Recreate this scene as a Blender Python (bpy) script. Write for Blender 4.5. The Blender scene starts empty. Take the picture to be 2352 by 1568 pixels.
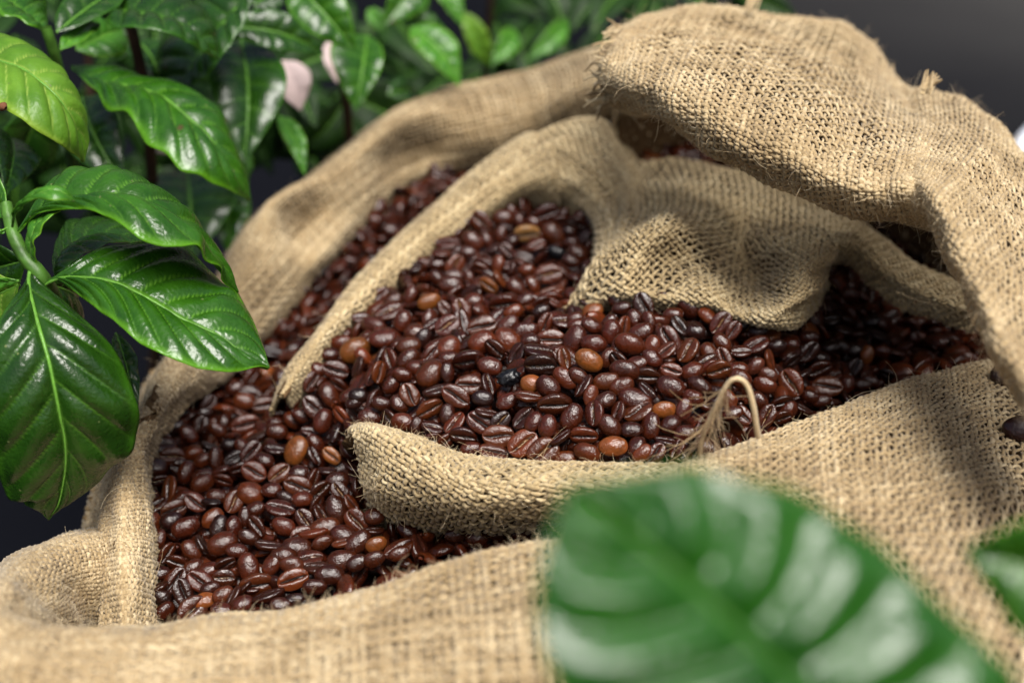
import bpy, math, random
import numpy as np
from mathutils import Vector, Matrix
rng = np.random.default_rng(7); random.seed(7)
C = bpy.context.scene.collection
scene = bpy.context.scene
# ---------------------------------------------------------------- camera
PITCH = math.radians(60)            # 30 degrees below the horizon
CAM = np.array([0.0, 0.0, 0.80])
cam_d = bpy.data.cameras.new('camera'); cam = bpy.data.objects.new('camera', cam_d); C.objects.link(cam)
cam.location = CAM; cam.rotation_euler = (PITCH, 0, 0)
cam_d.lens = 50; cam_d.sensor_width = 36; cam_d.clip_start = 0.02; cam_d.clip_end = 200
cam_d.dof.use_dof = True; cam_d.dof.focus_distance = 0.512; cam_d.dof.aperture_fstop = 6.8
cam_d.dof.aperture_blades = 9
scene.camera = cam
# ---------------------------------------------------------------- sky and sun (overcast)
world = bpy.data.worlds.new('World'); scene.world = world; world.use_nodes = True
wn = world.node_tree; bg = wn.nodes['Background']
sky = wn.nodes.new('ShaderNodeTexSky'); sky.sky_type = 'NISHITA'; sky.sun_disc = False
SUN_EL, SUN_AZ = math.radians(61), math.radians(160)     # azimuth measured from +Y towards +X
sky.sun_elevation = SUN_EL; sky.sun_rotation = SUN_AZ
sky.air_density = 1.0; sky.dust_density = 6.0; sky.ozone_density = 1.0
wn.links.new(sky.outputs[0], bg.inputs[0]); bg.inputs[1].default_value = 0.06
sun_d = bpy.data.lights.new('sun', 'SUN'); sun = bpy.data.objects.new('sun', sun_d); C.objects.link(sun)
sun_d.energy = 2.8; sun_d.angle = math.radians(33); sun_d.color = (1.0, 0.975, 0.94)
sd = Vector((math.sin(SUN_AZ) * math.cos(SUN_EL), math.cos(SUN_AZ) * math.cos(SUN_EL), math.sin(SUN_EL)))
sun.rotation_euler = (-sd).to_track_quat('-Z', 'Y').to_euler()
scene.view_settings.view_transform = 'Standard'; scene.view_settings.look = 'None'
scene.view_settings.exposure = 0.98; scene.view_settings.gamma = 1.0

# ---------------------------------------------------------------- helpers
_c, _s = math.cos(PITCH), math.sin(PITCH)
ROT = np.array([[1, 0, 0], [0, _c, -_s], [0, _s, _c]])
def W(p):
    """points measured as (u, v, distance in metres) -> world"""
    p = np.asarray(p, float); d = p[..., 2]
    x = (p[..., 0] - 1176) / 2352 * .72 * d; y = (784 - p[..., 1]) / 2352 * .72 * d
    return np.stack([x, y, -d], -1) @ ROT.T + CAM
VIEW = ROT @ np.array([0, 0, 1.0]); RIGHT = ROT @ np.array([1.0, 0, 0]); UP = ROT @ np.array([0, 1.0, 0])
DOWN = np.array([0, 0, -1.0])

def catmull(P, n, axis=0):
    """Catmull-Rom resample of P along AXIS with n samples per span"""
    P = np.moveaxis(np.asarray(P, float), axis, 0)
    K = len(P); E = np.concatenate([2 * P[:1] - P[1:2], P, 2 * P[-1:] - P[-2:-1]])
    t = np.linspace(0, K - 1, (K - 1) * n + 1); i = np.minimum(t.astype(int), K - 2); f = (t - i)
    f = f.reshape((-1,) + (1,) * (P.ndim - 1))
    a, b, c, d = E[i], E[i + 1], E[i + 2], E[i + 3]
    r = .5 * (2 * b + (c - a) * f + (2 * a - 5 * b + 4 * c - d) * f**2 + (3 * b - a - 3 * c + d) * f**3)
    return np.moveaxis(r, 0, axis)

def nrm(v): return v / np.maximum(np.linalg.norm(v, axis=-1, keepdims=True), 1e-12)

def mesh_np(name, V, F, mat=None, parent=None, smooth=True, attrs=None):
    """V (n,3), F (m,k) all faces with k corners"""
    me = bpy.data.meshes.new(name); V = np.asarray(V, np.float32); F = np.asarray(F, np.int32)
    k = F.shape[1]
    me.vertices.add(len(V)); me.vertices.foreach_set('co', V.ravel())
    me.loops.add(F.size); me.loops.foreach_set('vertex_index', F.ravel())
    me.polygons.add(len(F)); me.polygons.foreach_set('loop_start', np.arange(0, F.size, k, dtype=np.int32))
    me.polygons.foreach_set('loop_total', np.full(len(F), k, np.int32))
    me.update(calc_edges=True)
    if smooth: me.polygons.foreach_set('use_smooth', np.ones(len(F), bool))
    for an, (ty, data) in (attrs or {}).items():
        at = me.attributes.new(an, ty, 'POINT')
        at.data.foreach_set('value' if ty == 'FLOAT' else ('color' if ty == 'FLOAT_COLOR' else 'vector'), np.asarray(data, np.float32).ravel())
    if mat: me.materials.append(mat)
    o = bpy.data.objects.new(name, me); C.objects.link(o)
    if parent: o.parent = parent
    return o
def empty(name, label, cat, group=None, loc=None):
    o = bpy.data.objects.new(name, None); C.objects.link(o); o.empty_display_size = .02
    o['label'] = label; o['category'] = cat
    if group: o['group'] = group
    return o
def tag(o, label, cat, group=None):
    o['label'] = label; o['category'] = cat
    if group: o['group'] = group
    return o
def grid_faces(n, m, wrap=False):
    i, j = np.meshgrid(np.arange(n - 1), np.arange(m if wrap else m - 1), indexing='ij'); j2 = (j + 1) % m
    return np.stack([i * m + j, (i + 1) * m + j, (i + 1) * m + j2, i * m + j2], -1).reshape(-1, 4)

def tube(path, rad, k=6, seed=None):
    path = np.asarray(path, float); n = len(path); T = nrm(np.gradient(path, axis=0))
    ref = np.array([.31, .22, .92]); s = nrm(np.cross(T, ref)); b = np.cross(T, s)
    a = np.arange(k) / k * 2 * math.pi; r = np.broadcast_to(np.asarray(rad, float), (n,))[:, None, None]
    V = path[:, None] + r * (np.cos(a)[None, :, None] * s[:, None] + np.sin(a)[None, :, None] * b[:, None])
    return V.reshape(-1, 3), grid_faces(n, k, True)
def join(parts):
    Vs, Fs, o = [], [], 0
    for V, F in parts:
        Vs.append(V); Fs.append(F + o); o += len(V)
    return np.concatenate(Vs), np.concatenate(Fs)

# ---------------------------------------------------------------- materials
def newmat(name):
    m = bpy.data.materials.new(name); m.use_nodes = True; nt = m.node_tree
    return m, nt, nt.nodes['Principled BSDF'], nt.nodes['Material Output']
def N(nt, ty, **kw):
    n = nt.nodes.new(ty)
    for k, v in kw.items():
        if k in n.inputs: n.inputs[k].default_value = v
        else: setattr(n, k, v)
    return n
def ramp(nt, src, stops):
    r = nt.nodes.new('ShaderNodeValToRGB'); nt.links.new(src, r.inputs[0]); e = r.color_ramp.elements
    while len(e) < len(stops): e.new(.5)
    for q, (p, c) in zip(e, stops): q.position = p; q.color = (*c, 1) if len(c) == 3 else c
    return r.outputs[0]
def mix(nt, f, a, b, mode='MIX'):
    m = nt.nodes.new('ShaderNodeMix'); m.data_type = 'RGBA'; m.blend_type = mode
    for i, x in ((0, f), (6, a), (7, b)):
        if isinstance(x, bpy.types.NodeSocket): nt.links.new(x, m.inputs[i])
        else: m.inputs[i].default_value = x if i == 0 else (*x, 1)
    return m.outputs[2]

def jute_mat(name, lo, mid, hi):
    m, nt, b, out = newmat(name)
    at = N(nt, 'ShaderNodeAttribute', attribute_name='tone')
    tc = N(nt, 'ShaderNodeTexCoord')
    n1 = N(nt, 'ShaderNodeTexNoise', Scale=900.0, Detail=3.0); nt.links.new(tc.outputs['Object'], n1.inputs['Vector'])
    n2 = N(nt, 'ShaderNodeTexNoise', Scale=28.0, Detail=3.0); nt.links.new(tc.outputs['Object'], n2.inputs['Vector'])
    s = N(nt, 'ShaderNodeMath', operation='MULTIPLY_ADD'); nt.links.new(n1.outputs[0], s.inputs[0]); s.inputs[1].default_value = .5
    nt.links.new(at.outputs['Fac'], s.inputs[2])
    s2 = N(nt, 'ShaderNodeMath', operation='MULTIPLY_ADD'); nt.links.new(n2.outputs[0], s2.inputs[0]); s2.inputs[1].default_value = .5
    nt.links.new(s.outputs[0], s2.inputs[2])
    col = ramp(nt, s2.outputs[0], [(.35, lo), (.75, mid), (1.0, hi)])
    nt.links.new(col, b.inputs['Base Color']); b.inputs['Roughness'].default_value = .75
    b.inputs['Specular IOR Level'].default_value = .25
    b.inputs['Sheen Weight'].default_value = .15; b.inputs['Sheen Roughness'].default_value = .5
    bp = N(nt, 'ShaderNodeBump', Strength=.7, Distance=.0003); nt.links.new(n1.outputs[0], bp.inputs['Height']); nt.links.new(bp.outputs[0], b.inputs['Normal'])
    return m
M_JUTE = jute_mat('jute', (.10, .063, .028), (.345, .25, .128), (.57, .455, .275))
M_JUTE_IN = jute_mat('jute_inner', (.12, .082, .036), (.40, .30, .155), (.60, .49, .29))
M_HAIR = jute_mat('jute_fibre', (.32, .22, .11), (.52, .39, .22), (.7, .58, .38))

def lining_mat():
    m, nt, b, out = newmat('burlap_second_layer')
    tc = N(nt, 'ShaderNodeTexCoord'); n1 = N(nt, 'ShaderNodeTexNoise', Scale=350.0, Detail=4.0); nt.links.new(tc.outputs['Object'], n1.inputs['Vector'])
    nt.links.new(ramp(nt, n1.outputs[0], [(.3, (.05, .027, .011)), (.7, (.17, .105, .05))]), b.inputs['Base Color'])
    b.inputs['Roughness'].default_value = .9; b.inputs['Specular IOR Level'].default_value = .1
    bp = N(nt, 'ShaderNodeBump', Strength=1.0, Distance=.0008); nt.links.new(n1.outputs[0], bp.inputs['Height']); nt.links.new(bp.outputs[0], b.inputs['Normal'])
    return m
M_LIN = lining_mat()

BEANCOL = {'k': (.013, .0038, .0026), 'd': (.036, .0070, .0025), 'e': (.022, .0045, .0018), 'm': (.054, .0115, .0034), 'r': (.072, .0145, .0036),
           'o': (.125, .036, .008), 'p': (.038, .0088, .0045), 'b': (.004, .004, .005), 't': (.19, .085, .033)}
def bean_mat(name, src):
    m, nt, b, out = newmat(name)
    tc = N(nt, 'ShaderNodeTexCoord')
    if src == 'object':
        oi = N(nt, 'ShaderNodeObjectInfo'); col = oi.outputs['Color']
    else:
        oi = N(nt, 'ShaderNodeAttribute', attribute_name='tint'); col = oi.outputs['Color']
    vec = tc.outputs['Object'] if src != 'object' else None
    gm = N(nt, 'ShaderNodeNewGeometry')
    p = gm.outputs['Position']
    n1 = N(nt, 'ShaderNodeTexNoise', Scale=300.0, Detail=5.0, Roughness=.62, Distortion=.8); nt.links.new(p, n1.inputs['Vector'])
    n2 = N(nt, 'ShaderNodeTexNoise', Scale=1100.0, Detail=3.0); nt.links.new(p, n2.inputs['Vector'])
    n3 = N(nt, 'ShaderNodeTexVoronoi', Scale=420.0); n3.feature = 'DISTANCE_TO_EDGE'; nt.links.new(p, n3.inputs['Vector'])
    v = ramp(nt, n1.outputs[0], [(.3, (.62, .6, .62)), (.52, (1, 1, 1)), (.72, (1.35, 1.15, 1.0))])
    c = mix(nt, 1.0, col, v, 'MULTIPLY')
    sm = N(nt, 'ShaderNodeAttribute', attribute_name='seam')
    c = mix(nt, sm.outputs['Fac'], c, (.008, .005, .004))
    cf = N(nt, 'ShaderNodeAttribute', attribute_name='chaff')
    c = mix(nt, cf.outputs['Fac'], c, (.30, .17, .07))
    nt.links.new(c, b.inputs['Base Color'])
    rr = N(nt, 'ShaderNodeMapRange'); rr.inputs[3].default_value = .13; rr.inputs[4].default_value = .27; nt.links.new(n1.outputs[0], rr.inputs[0])
    nt.links.new(rr.outputs[0], b.inputs['Roughness']); b.inputs['Specular IOR Level'].default_value = .46
    b.inputs['Coat Weight'].default_value = .0
    a = N(nt, 'ShaderNodeMath', operation='MULTIPLY_ADD'); nt.links.new(n1.outputs[0], a.inputs[0]); a.inputs[1].default_value = 2.6; nt.links.new(n2.outputs[0], a.inputs[2])
    b1 = N(nt, 'ShaderNodeBump', Strength=.45, Distance=.0004); nt.links.new(a.outputs[0], b1.inputs['Height'])
    nt.links.new(b1.outputs[0], b.inputs['Normal'])
    return m
M_BEAN = bean_mat('roasted_bean', 'object'); M_BEANS = bean_mat('roasted_beans_heap', 'attr')

def leaf_mat(name, dark, light, vein, edge=None, rough=.23, trans=.17):
    m, nt, b, out = newmat(name)
    tc = N(nt, 'ShaderNodeTexCoord')
    va = N(nt, 'ShaderNodeAttribute', attribute_name='vein'); ea = N(nt, 'ShaderNodeAttribute', attribute_name='rim')
    n1 = N(nt, 'ShaderNodeTexNoise', Scale=90.0, Detail=4.0); nt.links.new(tc.outputs['Object'], n1.inputs['Vector'])
    n2 = N(nt, 'ShaderNodeTexNoise', Scale=900.0, Detail=2.0); nt.links.new(tc.outputs['Object'], n2.inputs['Vector'])
    n3 = N(nt, 'ShaderNodeTexVoronoi', Scale=380.0); n3.feature = 'DISTANCE_TO_EDGE'; nt.links.new(tc.outputs['Object'], n3.inputs['Vector'])
    c = ramp(nt, n1.outputs[0], [(.3, dark), (.72, light)])
    c = mix(nt, ea.outputs['Fac'], c, edge or light)
    c = mix(nt, va.outputs['Fac'], c, vein)
    sv = N(nt, 'ShaderNodeTexVoronoi', Scale=130.0, Randomness=1.0); nt.links.new(tc.outputs['Object'], sv.inputs['Vector'])
    c = mix(nt, ramp(nt, sv.outputs['Distance'], [(.035, (.8, .8, .8)), (.075, (0, 0, 0))]), c, (.16, .19, .07))
    s2 = N(nt, 'ShaderNodeTexVoronoi', Scale=26.0, Randomness=1.0); nt.links.new(tc.outputs['Object'], s2.inputs['Vector'])
    c = mix(nt, ramp(nt, s2.outputs['Distance'], [(.03, (.85, .85, .85)), (.05, (0, 0, 0))]), c, (.07, .04, .015))
    nt.links.new(c, b.inputs['Base Color'])
    rr = N(nt, 'ShaderNodeMapRange'); rr.inputs[3].default_value = rough - .05; rr.inputs[4].default_value = rough + .13; nt.links.new(n1.outputs[0], rr.inputs[0])
    nt.links.new(rr.outputs[0], b.inputs['Roughness']); b.inputs['Specular IOR Level'].default_value = .55
    a = N(nt, 'ShaderNodeMath', operation='MULTIPLY_ADD'); nt.links.new(n2.outputs[0], a.inputs[0]); a.inputs[1].default_value = .5; nt.links.new(n3.outputs[0], a.inputs[2])
    bp = N(nt, 'ShaderNodeBump', Strength=.5, Distance=.0005); nt.links.new(a.outputs[0], bp.inputs['Height']); nt.links.new(bp.outputs[0], b.inputs['Normal'])
    tr = N(nt, 'ShaderNodeBsdfTranslucent'); nt.links.new(mix(nt, 1.0, c, (1.6, 1.9, .5), 'MULTIPLY'), tr.inputs[0])
    ms = N(nt, 'ShaderNodeMixShader'); ms.inputs[0].default_value = trans
    nt.links.new(b.outputs[0], ms.inputs[1]); nt.links.new(tr.outputs[0], ms.inputs[2]); nt.links.new(ms.outputs[0], out.inputs[0])
    return m
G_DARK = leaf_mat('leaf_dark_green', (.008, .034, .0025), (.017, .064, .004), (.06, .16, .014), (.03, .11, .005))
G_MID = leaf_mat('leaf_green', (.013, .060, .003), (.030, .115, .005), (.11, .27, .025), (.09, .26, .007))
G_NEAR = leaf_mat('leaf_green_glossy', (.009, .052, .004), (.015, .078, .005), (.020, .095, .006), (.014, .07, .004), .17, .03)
G_FAR = leaf_mat('leaf_painted_shade_green', (.004, .017, .0012), (.009, .036, .002), (.03, .08, .006), (.012, .05, .002), .5, .08)  # shade of the back foliage is painted in as a darker leaf green
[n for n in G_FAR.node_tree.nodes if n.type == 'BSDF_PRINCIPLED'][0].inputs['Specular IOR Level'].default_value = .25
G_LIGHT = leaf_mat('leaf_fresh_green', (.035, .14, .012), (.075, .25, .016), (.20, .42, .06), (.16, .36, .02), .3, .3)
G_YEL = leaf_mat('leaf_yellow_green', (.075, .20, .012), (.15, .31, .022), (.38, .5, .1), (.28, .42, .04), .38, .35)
def plain(name, col, rough=.6, spec=.3, scale=60., var=.35, bump=.3):
    m, nt, b, out = newmat(name)
    tc = N(nt, 'ShaderNodeTexCoord'); n1 = N(nt, 'ShaderNodeTexNoise', Scale=scale, Detail=5.0); nt.links.new(tc.outputs['Object'], n1.inputs['Vector'])
    nt.links.new(ramp(nt, n1.outputs[0], [(.3, tuple(x * (1 - var) for x in col)), (.7, tuple(x * (1 + var) for x in col))]), b.inputs['Base Color'])
    b.inputs['Roughness'].default_value = rough; b.inputs['Specular IOR Level'].default_value = spec
    bp = N(nt, 'ShaderNodeBump', Strength=bump, Distance=.002); nt.links.new(n1.outputs[0], bp.inputs['Height']); nt.links.new(bp.outputs[0], b.inputs['Normal'])
    return m
M_STEM = plain('green_stem', (.05, .13, .015), .45, .4, 200.)
M_RIB = plain('leaf_midrib', (.10, .25, .03), .4, .4, 300., .2)
M_WOOD = plain('brown_woody_stem', (.035, .02, .012), .8, .2, 150.)
M_WALL = plain('dark_grey_plaster', (.15, .147, .145), .9, .1, 1.6, .3)
M_CONC = plain('worn_concrete', (.03, .03, .031), .9, .1, 3., .35)
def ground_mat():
    m, nt, b, out = newmat('ground_with_painted_shade')
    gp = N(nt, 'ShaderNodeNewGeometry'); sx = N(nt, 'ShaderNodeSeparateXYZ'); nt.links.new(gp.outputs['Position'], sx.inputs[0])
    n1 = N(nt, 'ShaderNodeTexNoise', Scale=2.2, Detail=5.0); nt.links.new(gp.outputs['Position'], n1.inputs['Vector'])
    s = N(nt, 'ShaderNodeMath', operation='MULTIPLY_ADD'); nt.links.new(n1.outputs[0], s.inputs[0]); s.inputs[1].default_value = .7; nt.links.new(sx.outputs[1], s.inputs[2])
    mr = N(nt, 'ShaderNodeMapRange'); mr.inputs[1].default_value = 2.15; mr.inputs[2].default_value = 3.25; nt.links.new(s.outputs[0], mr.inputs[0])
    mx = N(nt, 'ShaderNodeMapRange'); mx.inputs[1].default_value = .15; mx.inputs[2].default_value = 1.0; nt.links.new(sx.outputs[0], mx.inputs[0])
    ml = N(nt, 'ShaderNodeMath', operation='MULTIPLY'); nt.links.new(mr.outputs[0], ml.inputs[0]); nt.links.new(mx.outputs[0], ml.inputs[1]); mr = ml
    nt.links.new(mix(nt, mr.outputs[0], (.0035, .004, .0062), (.043, .042, .041)), b.inputs['Base Color'])  # shade painted in: dark close by and to the left, fading to grey
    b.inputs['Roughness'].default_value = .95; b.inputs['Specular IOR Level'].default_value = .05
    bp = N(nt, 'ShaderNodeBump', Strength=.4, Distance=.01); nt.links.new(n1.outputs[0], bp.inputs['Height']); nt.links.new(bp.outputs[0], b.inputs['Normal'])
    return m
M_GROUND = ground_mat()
M_SOIL = plain('dark_plastic_mulch', (.004, .0045, .009), .95, .04, 5., .4)
M_WHITE = plain('white_plastic', (.72, .76, .82), .4, .4, 20., .04)
M_PETAL = plain('pale_pink_petal', (.52, .41, .39), .6, .3, 60., .08)
# ---------------------------------------------------------------- the setting
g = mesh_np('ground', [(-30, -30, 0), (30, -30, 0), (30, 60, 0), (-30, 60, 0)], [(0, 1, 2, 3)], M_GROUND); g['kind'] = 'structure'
def box(name, c, s, mat, parent=None):
    x, y, z = [q / 2 for q in s]
    V = [(c[0] + a * x, c[1] + b * y, c[2] + d * z) for a in (-1, 1) for b in (-1, 1) for d in (-1, 1)]
    return mesh_np(name, V, [(0, 1, 3, 2), (4, 6, 7, 5), (0, 4, 5, 1), (2, 3, 7, 6), (0, 2, 6, 4), (1, 5, 7, 3)], mat, parent, False)
w = box('wall', (0, 4.6, 1.5), (12, .15, 3.0), M_WALL); tag(w, 'dark grey plastered wall far behind the plants, above the ground', 'wall')

# ---------------------------------------------------------------- woven cloth
PITCH_T = .0032
class Surf:
    def __init__(s, P, n=10, wr=.0):
        D = catmull(catmull(P, n, 0), n, 1); s.ns, s.nt = D.shape[:2]
        if wr:
            du, dv = np.gradient(D, axis=0), np.gradient(D, axis=1); nn = nrm(np.cross(du, dv))
            L = [np.linalg.norm(np.diff(D, axis=k), axis=-1).sum(k).mean() for k in (0, 1)]
            a = np.linspace(0, L[0], s.ns)[:, None]; b = np.linspace(0, L[1], s.nt)[None]
            h = 0
            for _ in range(9):
                fa, fb, ph = rng.normal(0, 90), rng.normal(0, 90), rng.uniform(0, 6.28); h = h + np.sin(fa * a + fb * b + ph)
            for _ in range(4):
                fa, fb, ph = rng.normal(0, 55), rng.normal(0, 55), rng.uniform(0, 6.28)
                h = h + 1.5 * (1 - np.abs(np.sin(fa * a + fb * b + ph + .7 * np.sin(fb * 1.7 * a - fa * 1.3 * b)))) ** 3
            D = D + nn * (h * wr / 3)[..., None]
        s.D = D
        du, dv = np.gradient(D, axis=0), np.gradient(D, axis=1); s.n = nrm(np.cross(du, dv))
        s.Ls = np.linalg.norm(np.diff(D, axis=0), axis=-1).sum(0).mean(); s.Lt = np.linalg.norm(np.diff(D, axis=1), axis=-1).sum(1).mean()
    def at(s, x, y, what='D'):
        A = getattr(s, what); fx = np.clip(x, 0, 1) * (s.ns - 1); fy = np.clip(y, 0, 1) * (s.nt - 1)
        i = np.minimum(fx.astype(int), s.ns - 2); j = np.minimum(fy.astype(int), s.nt - 2); a = (fx - i)[..., None]; b = (fy - j)[..., None]
        return A[i, j] * (1 - a) * (1 - b) + A[i + 1, j] * a * (1 - b) + A[i, j + 1] * (1 - a) * b + A[i + 1, j + 1] * a * b

def weave(surf, pitch, width, angle=0., sub=3, k=5, out=1.0, loose=.08, skip=0.):
    """real over-and-under threads laid on a surface; returns V, F(4), tone"""
    ca, sa = math.cos(angle), math.sin(angle); Ls, Lt = surf.Ls, surf.Lt
    cor = np.array([(x, y) for x in (0, Ls) for y in (0, Lt)])
    A = cor[:, 0] * ca + cor[:, 1] * sa; B = -cor[:, 0] * sa + cor[:, 1] * ca
    Vs, Fs, Ts, off = [], [], [], 0
    for fam in (0, 1):
        lo, hi = (A.min(), A.max()) if fam == 0 else (B.min(), B.max())
        l2, h2 = (B.min(), B.max()) if fam == 0 else (A.min(), A.max())
        ks = np.arange(math.floor(lo / pitch), math.ceil(hi / pitch) + 1); K = len(ks)
        bs = np.arange(math.floor(l2 / pitch) * sub, math.ceil(h2 / pitch) * sub + 1) / sub; Mn = len(bs)
        wob = rng.normal(0, loose, (K, 1))
        for f in (.02, .05, .11): wob = wob + .8 * loose * np.sin(bs[None] * f * 6.28 + rng.uniform(0, 6.28, (K, 1)))
        wob = wob + rng.normal(0, .03, (K, Mn))
        a = (ks[:, None] + wob) * pitch; b = np.broadcast_to(bs[None] * pitch, (K, Mn))
        if fam == 0: x = a * ca - b * sa; y = a * sa + b * ca
        else: x = b * ca - a * sa; y = b * sa + a * ca
        ok = (x >= 0) & (x <= Ls) & (y >= 0) & (y <= Lt)
        P = surf.at(x / Ls, y / Lt); n = nrm(surf.at(x / Ls, y / Lt, 'n')) * out
        wd = width * pitch * (1 + rng.normal(0, .16, (K, 1))) * (1 + .14 * np.sin(bs[None] * 1.3 + rng.uniform(0, 6.28, (K, 1))) + rng.normal(0, .12, (K, Mn)))
        wd = np.clip(wd, .35 * width * pitch, 1.6 * width * pitch)
        h = np.cos(math.pi * (bs[None] + ks[:, None])) * (1 if fam == 0 else -1) * .19 * pitch
        P = P + n * h[..., None]
        T = nrm(np.gradient(P, axis=1)); S = nrm(np.cross(n, T)); n2 = np.cross(T, S)
        ang = np.arange(k) / k * 2 * math.pi + .3
        V = P[:, :, None] + (wd / 2)[..., None, None] * (np.cos(ang)[None, None, :, None] * S[:, :, None] + .72 * np.sin(ang)[None, None, :, None] * n2[:, :, None])
        ii = np.arange(K * Mn).reshape(K, Mn); good = ok[:, :-1] & ok[:, 1:]
        if skip: good &= rng.random(good.shape) > skip
        s0 = ii[:, :-1][good]; s1 = ii[:, 1:][good]; j = np.arange(k); j2 = (j + 1) % k
        F = np.stack([s0[:, None] * k + j, s0[:, None] * k + j2, s1[:, None] * k + j2, s1[:, None] * k + j], -1).reshape(-1, 4)
        tone = np.broadcast_to((rng.normal(.28, .055, (K, 1)) + .05 * np.sin(bs[None] * .6 + rng.uniform(0, 6, (K, 1))) + rng.normal(0, .03, (K, Mn)))[..., None], (K, Mn, k))
        used = np.zeros(K * Mn * k, bool); used[F.ravel()] = True; mp = np.cumsum(used) - 1
        Vs.append(V.reshape(-1, 3)[used]); Ts.append(tone.ravel()[used]); Fs.append(mp[F] + off); off += used.sum()
    return np.concatenate(Vs), np.concatenate(Fs), np.concatenate(Ts)

def fibres(surf, count, out=1.0, length=.006, r=.00006, smin=0., smax=1., tmin=0., tmax=1., lift=.35):
    """loose curly jute hairs standing off the weave"""
    x = rng.uniform(smin, smax, count); y = rng.uniform(tmin, tmax, count)
    P = surf.at(x, y); n = nrm(surf.at(x, y, 'n')) * out
    d = nrm(rng.normal(size=(count, 3))); d = nrm(d - n * (d * n).sum(-1, keepdims=True) + n * np.abs(rng.normal(0, lift, (count, 1))))
    L = length * rng.lognormal(0, .45, (count, 1)); m = 7
    curl = rng.normal(0, .55, (count, 3)); pts = [P + n * .0009]
    for q in range(m - 1):
        d = nrm(d + curl * .45 + rng.normal(0, .12, (count, 3)) - n * .12 * (q / m)); pts.append(pts[-1] + d * L / m)
    pts = np.stack(pts, 1); T = nrm(np.gradient(pts, axis=1)); S = nrm(np.cross(T, n[:, None] + .01)); B = np.cross(T, S)
    rad = r * (1 - .6 * np.linspace(0, 1, m))[None, :, None, None] * rng.uniform(.6, 1.5, (count, 1, 1, 1))
    ang = np.arange(3) / 3 * 2 * math.pi
    V = pts[:, :, None] + rad * (np.cos(ang)[None, None, :, None] * S[:, :, None] + np.sin(ang)[None, None, :, None] * B[:, :, None])
    i = np.arange(count)[:, None, None]; q = np.arange(m - 1)[None, :, None]; j = np.arange(3)[None, None]; j2 = (j + 1) % 3
    b0 = (i * m + q) * 3; b1 = (i * m + q + 1) * 3
    F = np.stack(np.broadcast_arrays(b0 + j, b1 + j, b1 + j2, b0 + j2), -1).reshape(-1, 4)
    tone = np.repeat(rng.normal(.35, .15, count), m * 3)
    return V.reshape(-1, 3), F, tone

def cloth(parent, name, grid, out=1.0, width=.62, angle=0., lining=True, hair=0, n=10, wr=.0006, pitch=PITCH_T, mat=None, hair_len=.006, hair_t=(0, 1), k=5, sub=3, gap=.0016, label=None, loose=.08, lift=.35, world=False):
    P = np.asarray(grid, float) if world else W(grid)
    sf = Surf(P, n, wr)
    V, F, T = weave(sf, pitch, width, angle, sub, k, out, loose)
    o = mesh_np(name, V, F, mat or M_JUTE, parent, True, {'tone': ('FLOAT', T)}); o['kind'] = 'stuff'
    if label: o['label'] = label
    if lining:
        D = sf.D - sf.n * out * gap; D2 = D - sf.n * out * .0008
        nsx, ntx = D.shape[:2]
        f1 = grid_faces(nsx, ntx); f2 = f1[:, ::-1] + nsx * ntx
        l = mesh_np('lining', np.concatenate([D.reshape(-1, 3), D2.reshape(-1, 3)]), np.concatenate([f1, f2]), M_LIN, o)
    if hair:
        V, F, T = fibres(sf, int(hair * .6), out, hair_len * .8, tmin=hair_t[0], tmax=hair_t[1], lift=lift)
        h = mesh_np('loose_fibres', V, F, M_HAIR, o, True, {'tone': ('FLOAT', T)}); h['kind'] = 'stuff'
    return sf

# outward normal convention: cross(du, dv) * out must face the camera on the visible side
def outsign(grid):
    P = W(grid); sf = catmull(catmull(P, 4, 0), 4, 1); n = np.cross(np.gradient(sf, axis=0), np.gradient(sf, axis=1))
    v = nrm(CAM - sf); s = (nrm(n) * v).sum(-1); m = s.shape[1] // 2
    return 1.0 if s[:, m].mean() > 0 else -1.0

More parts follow.
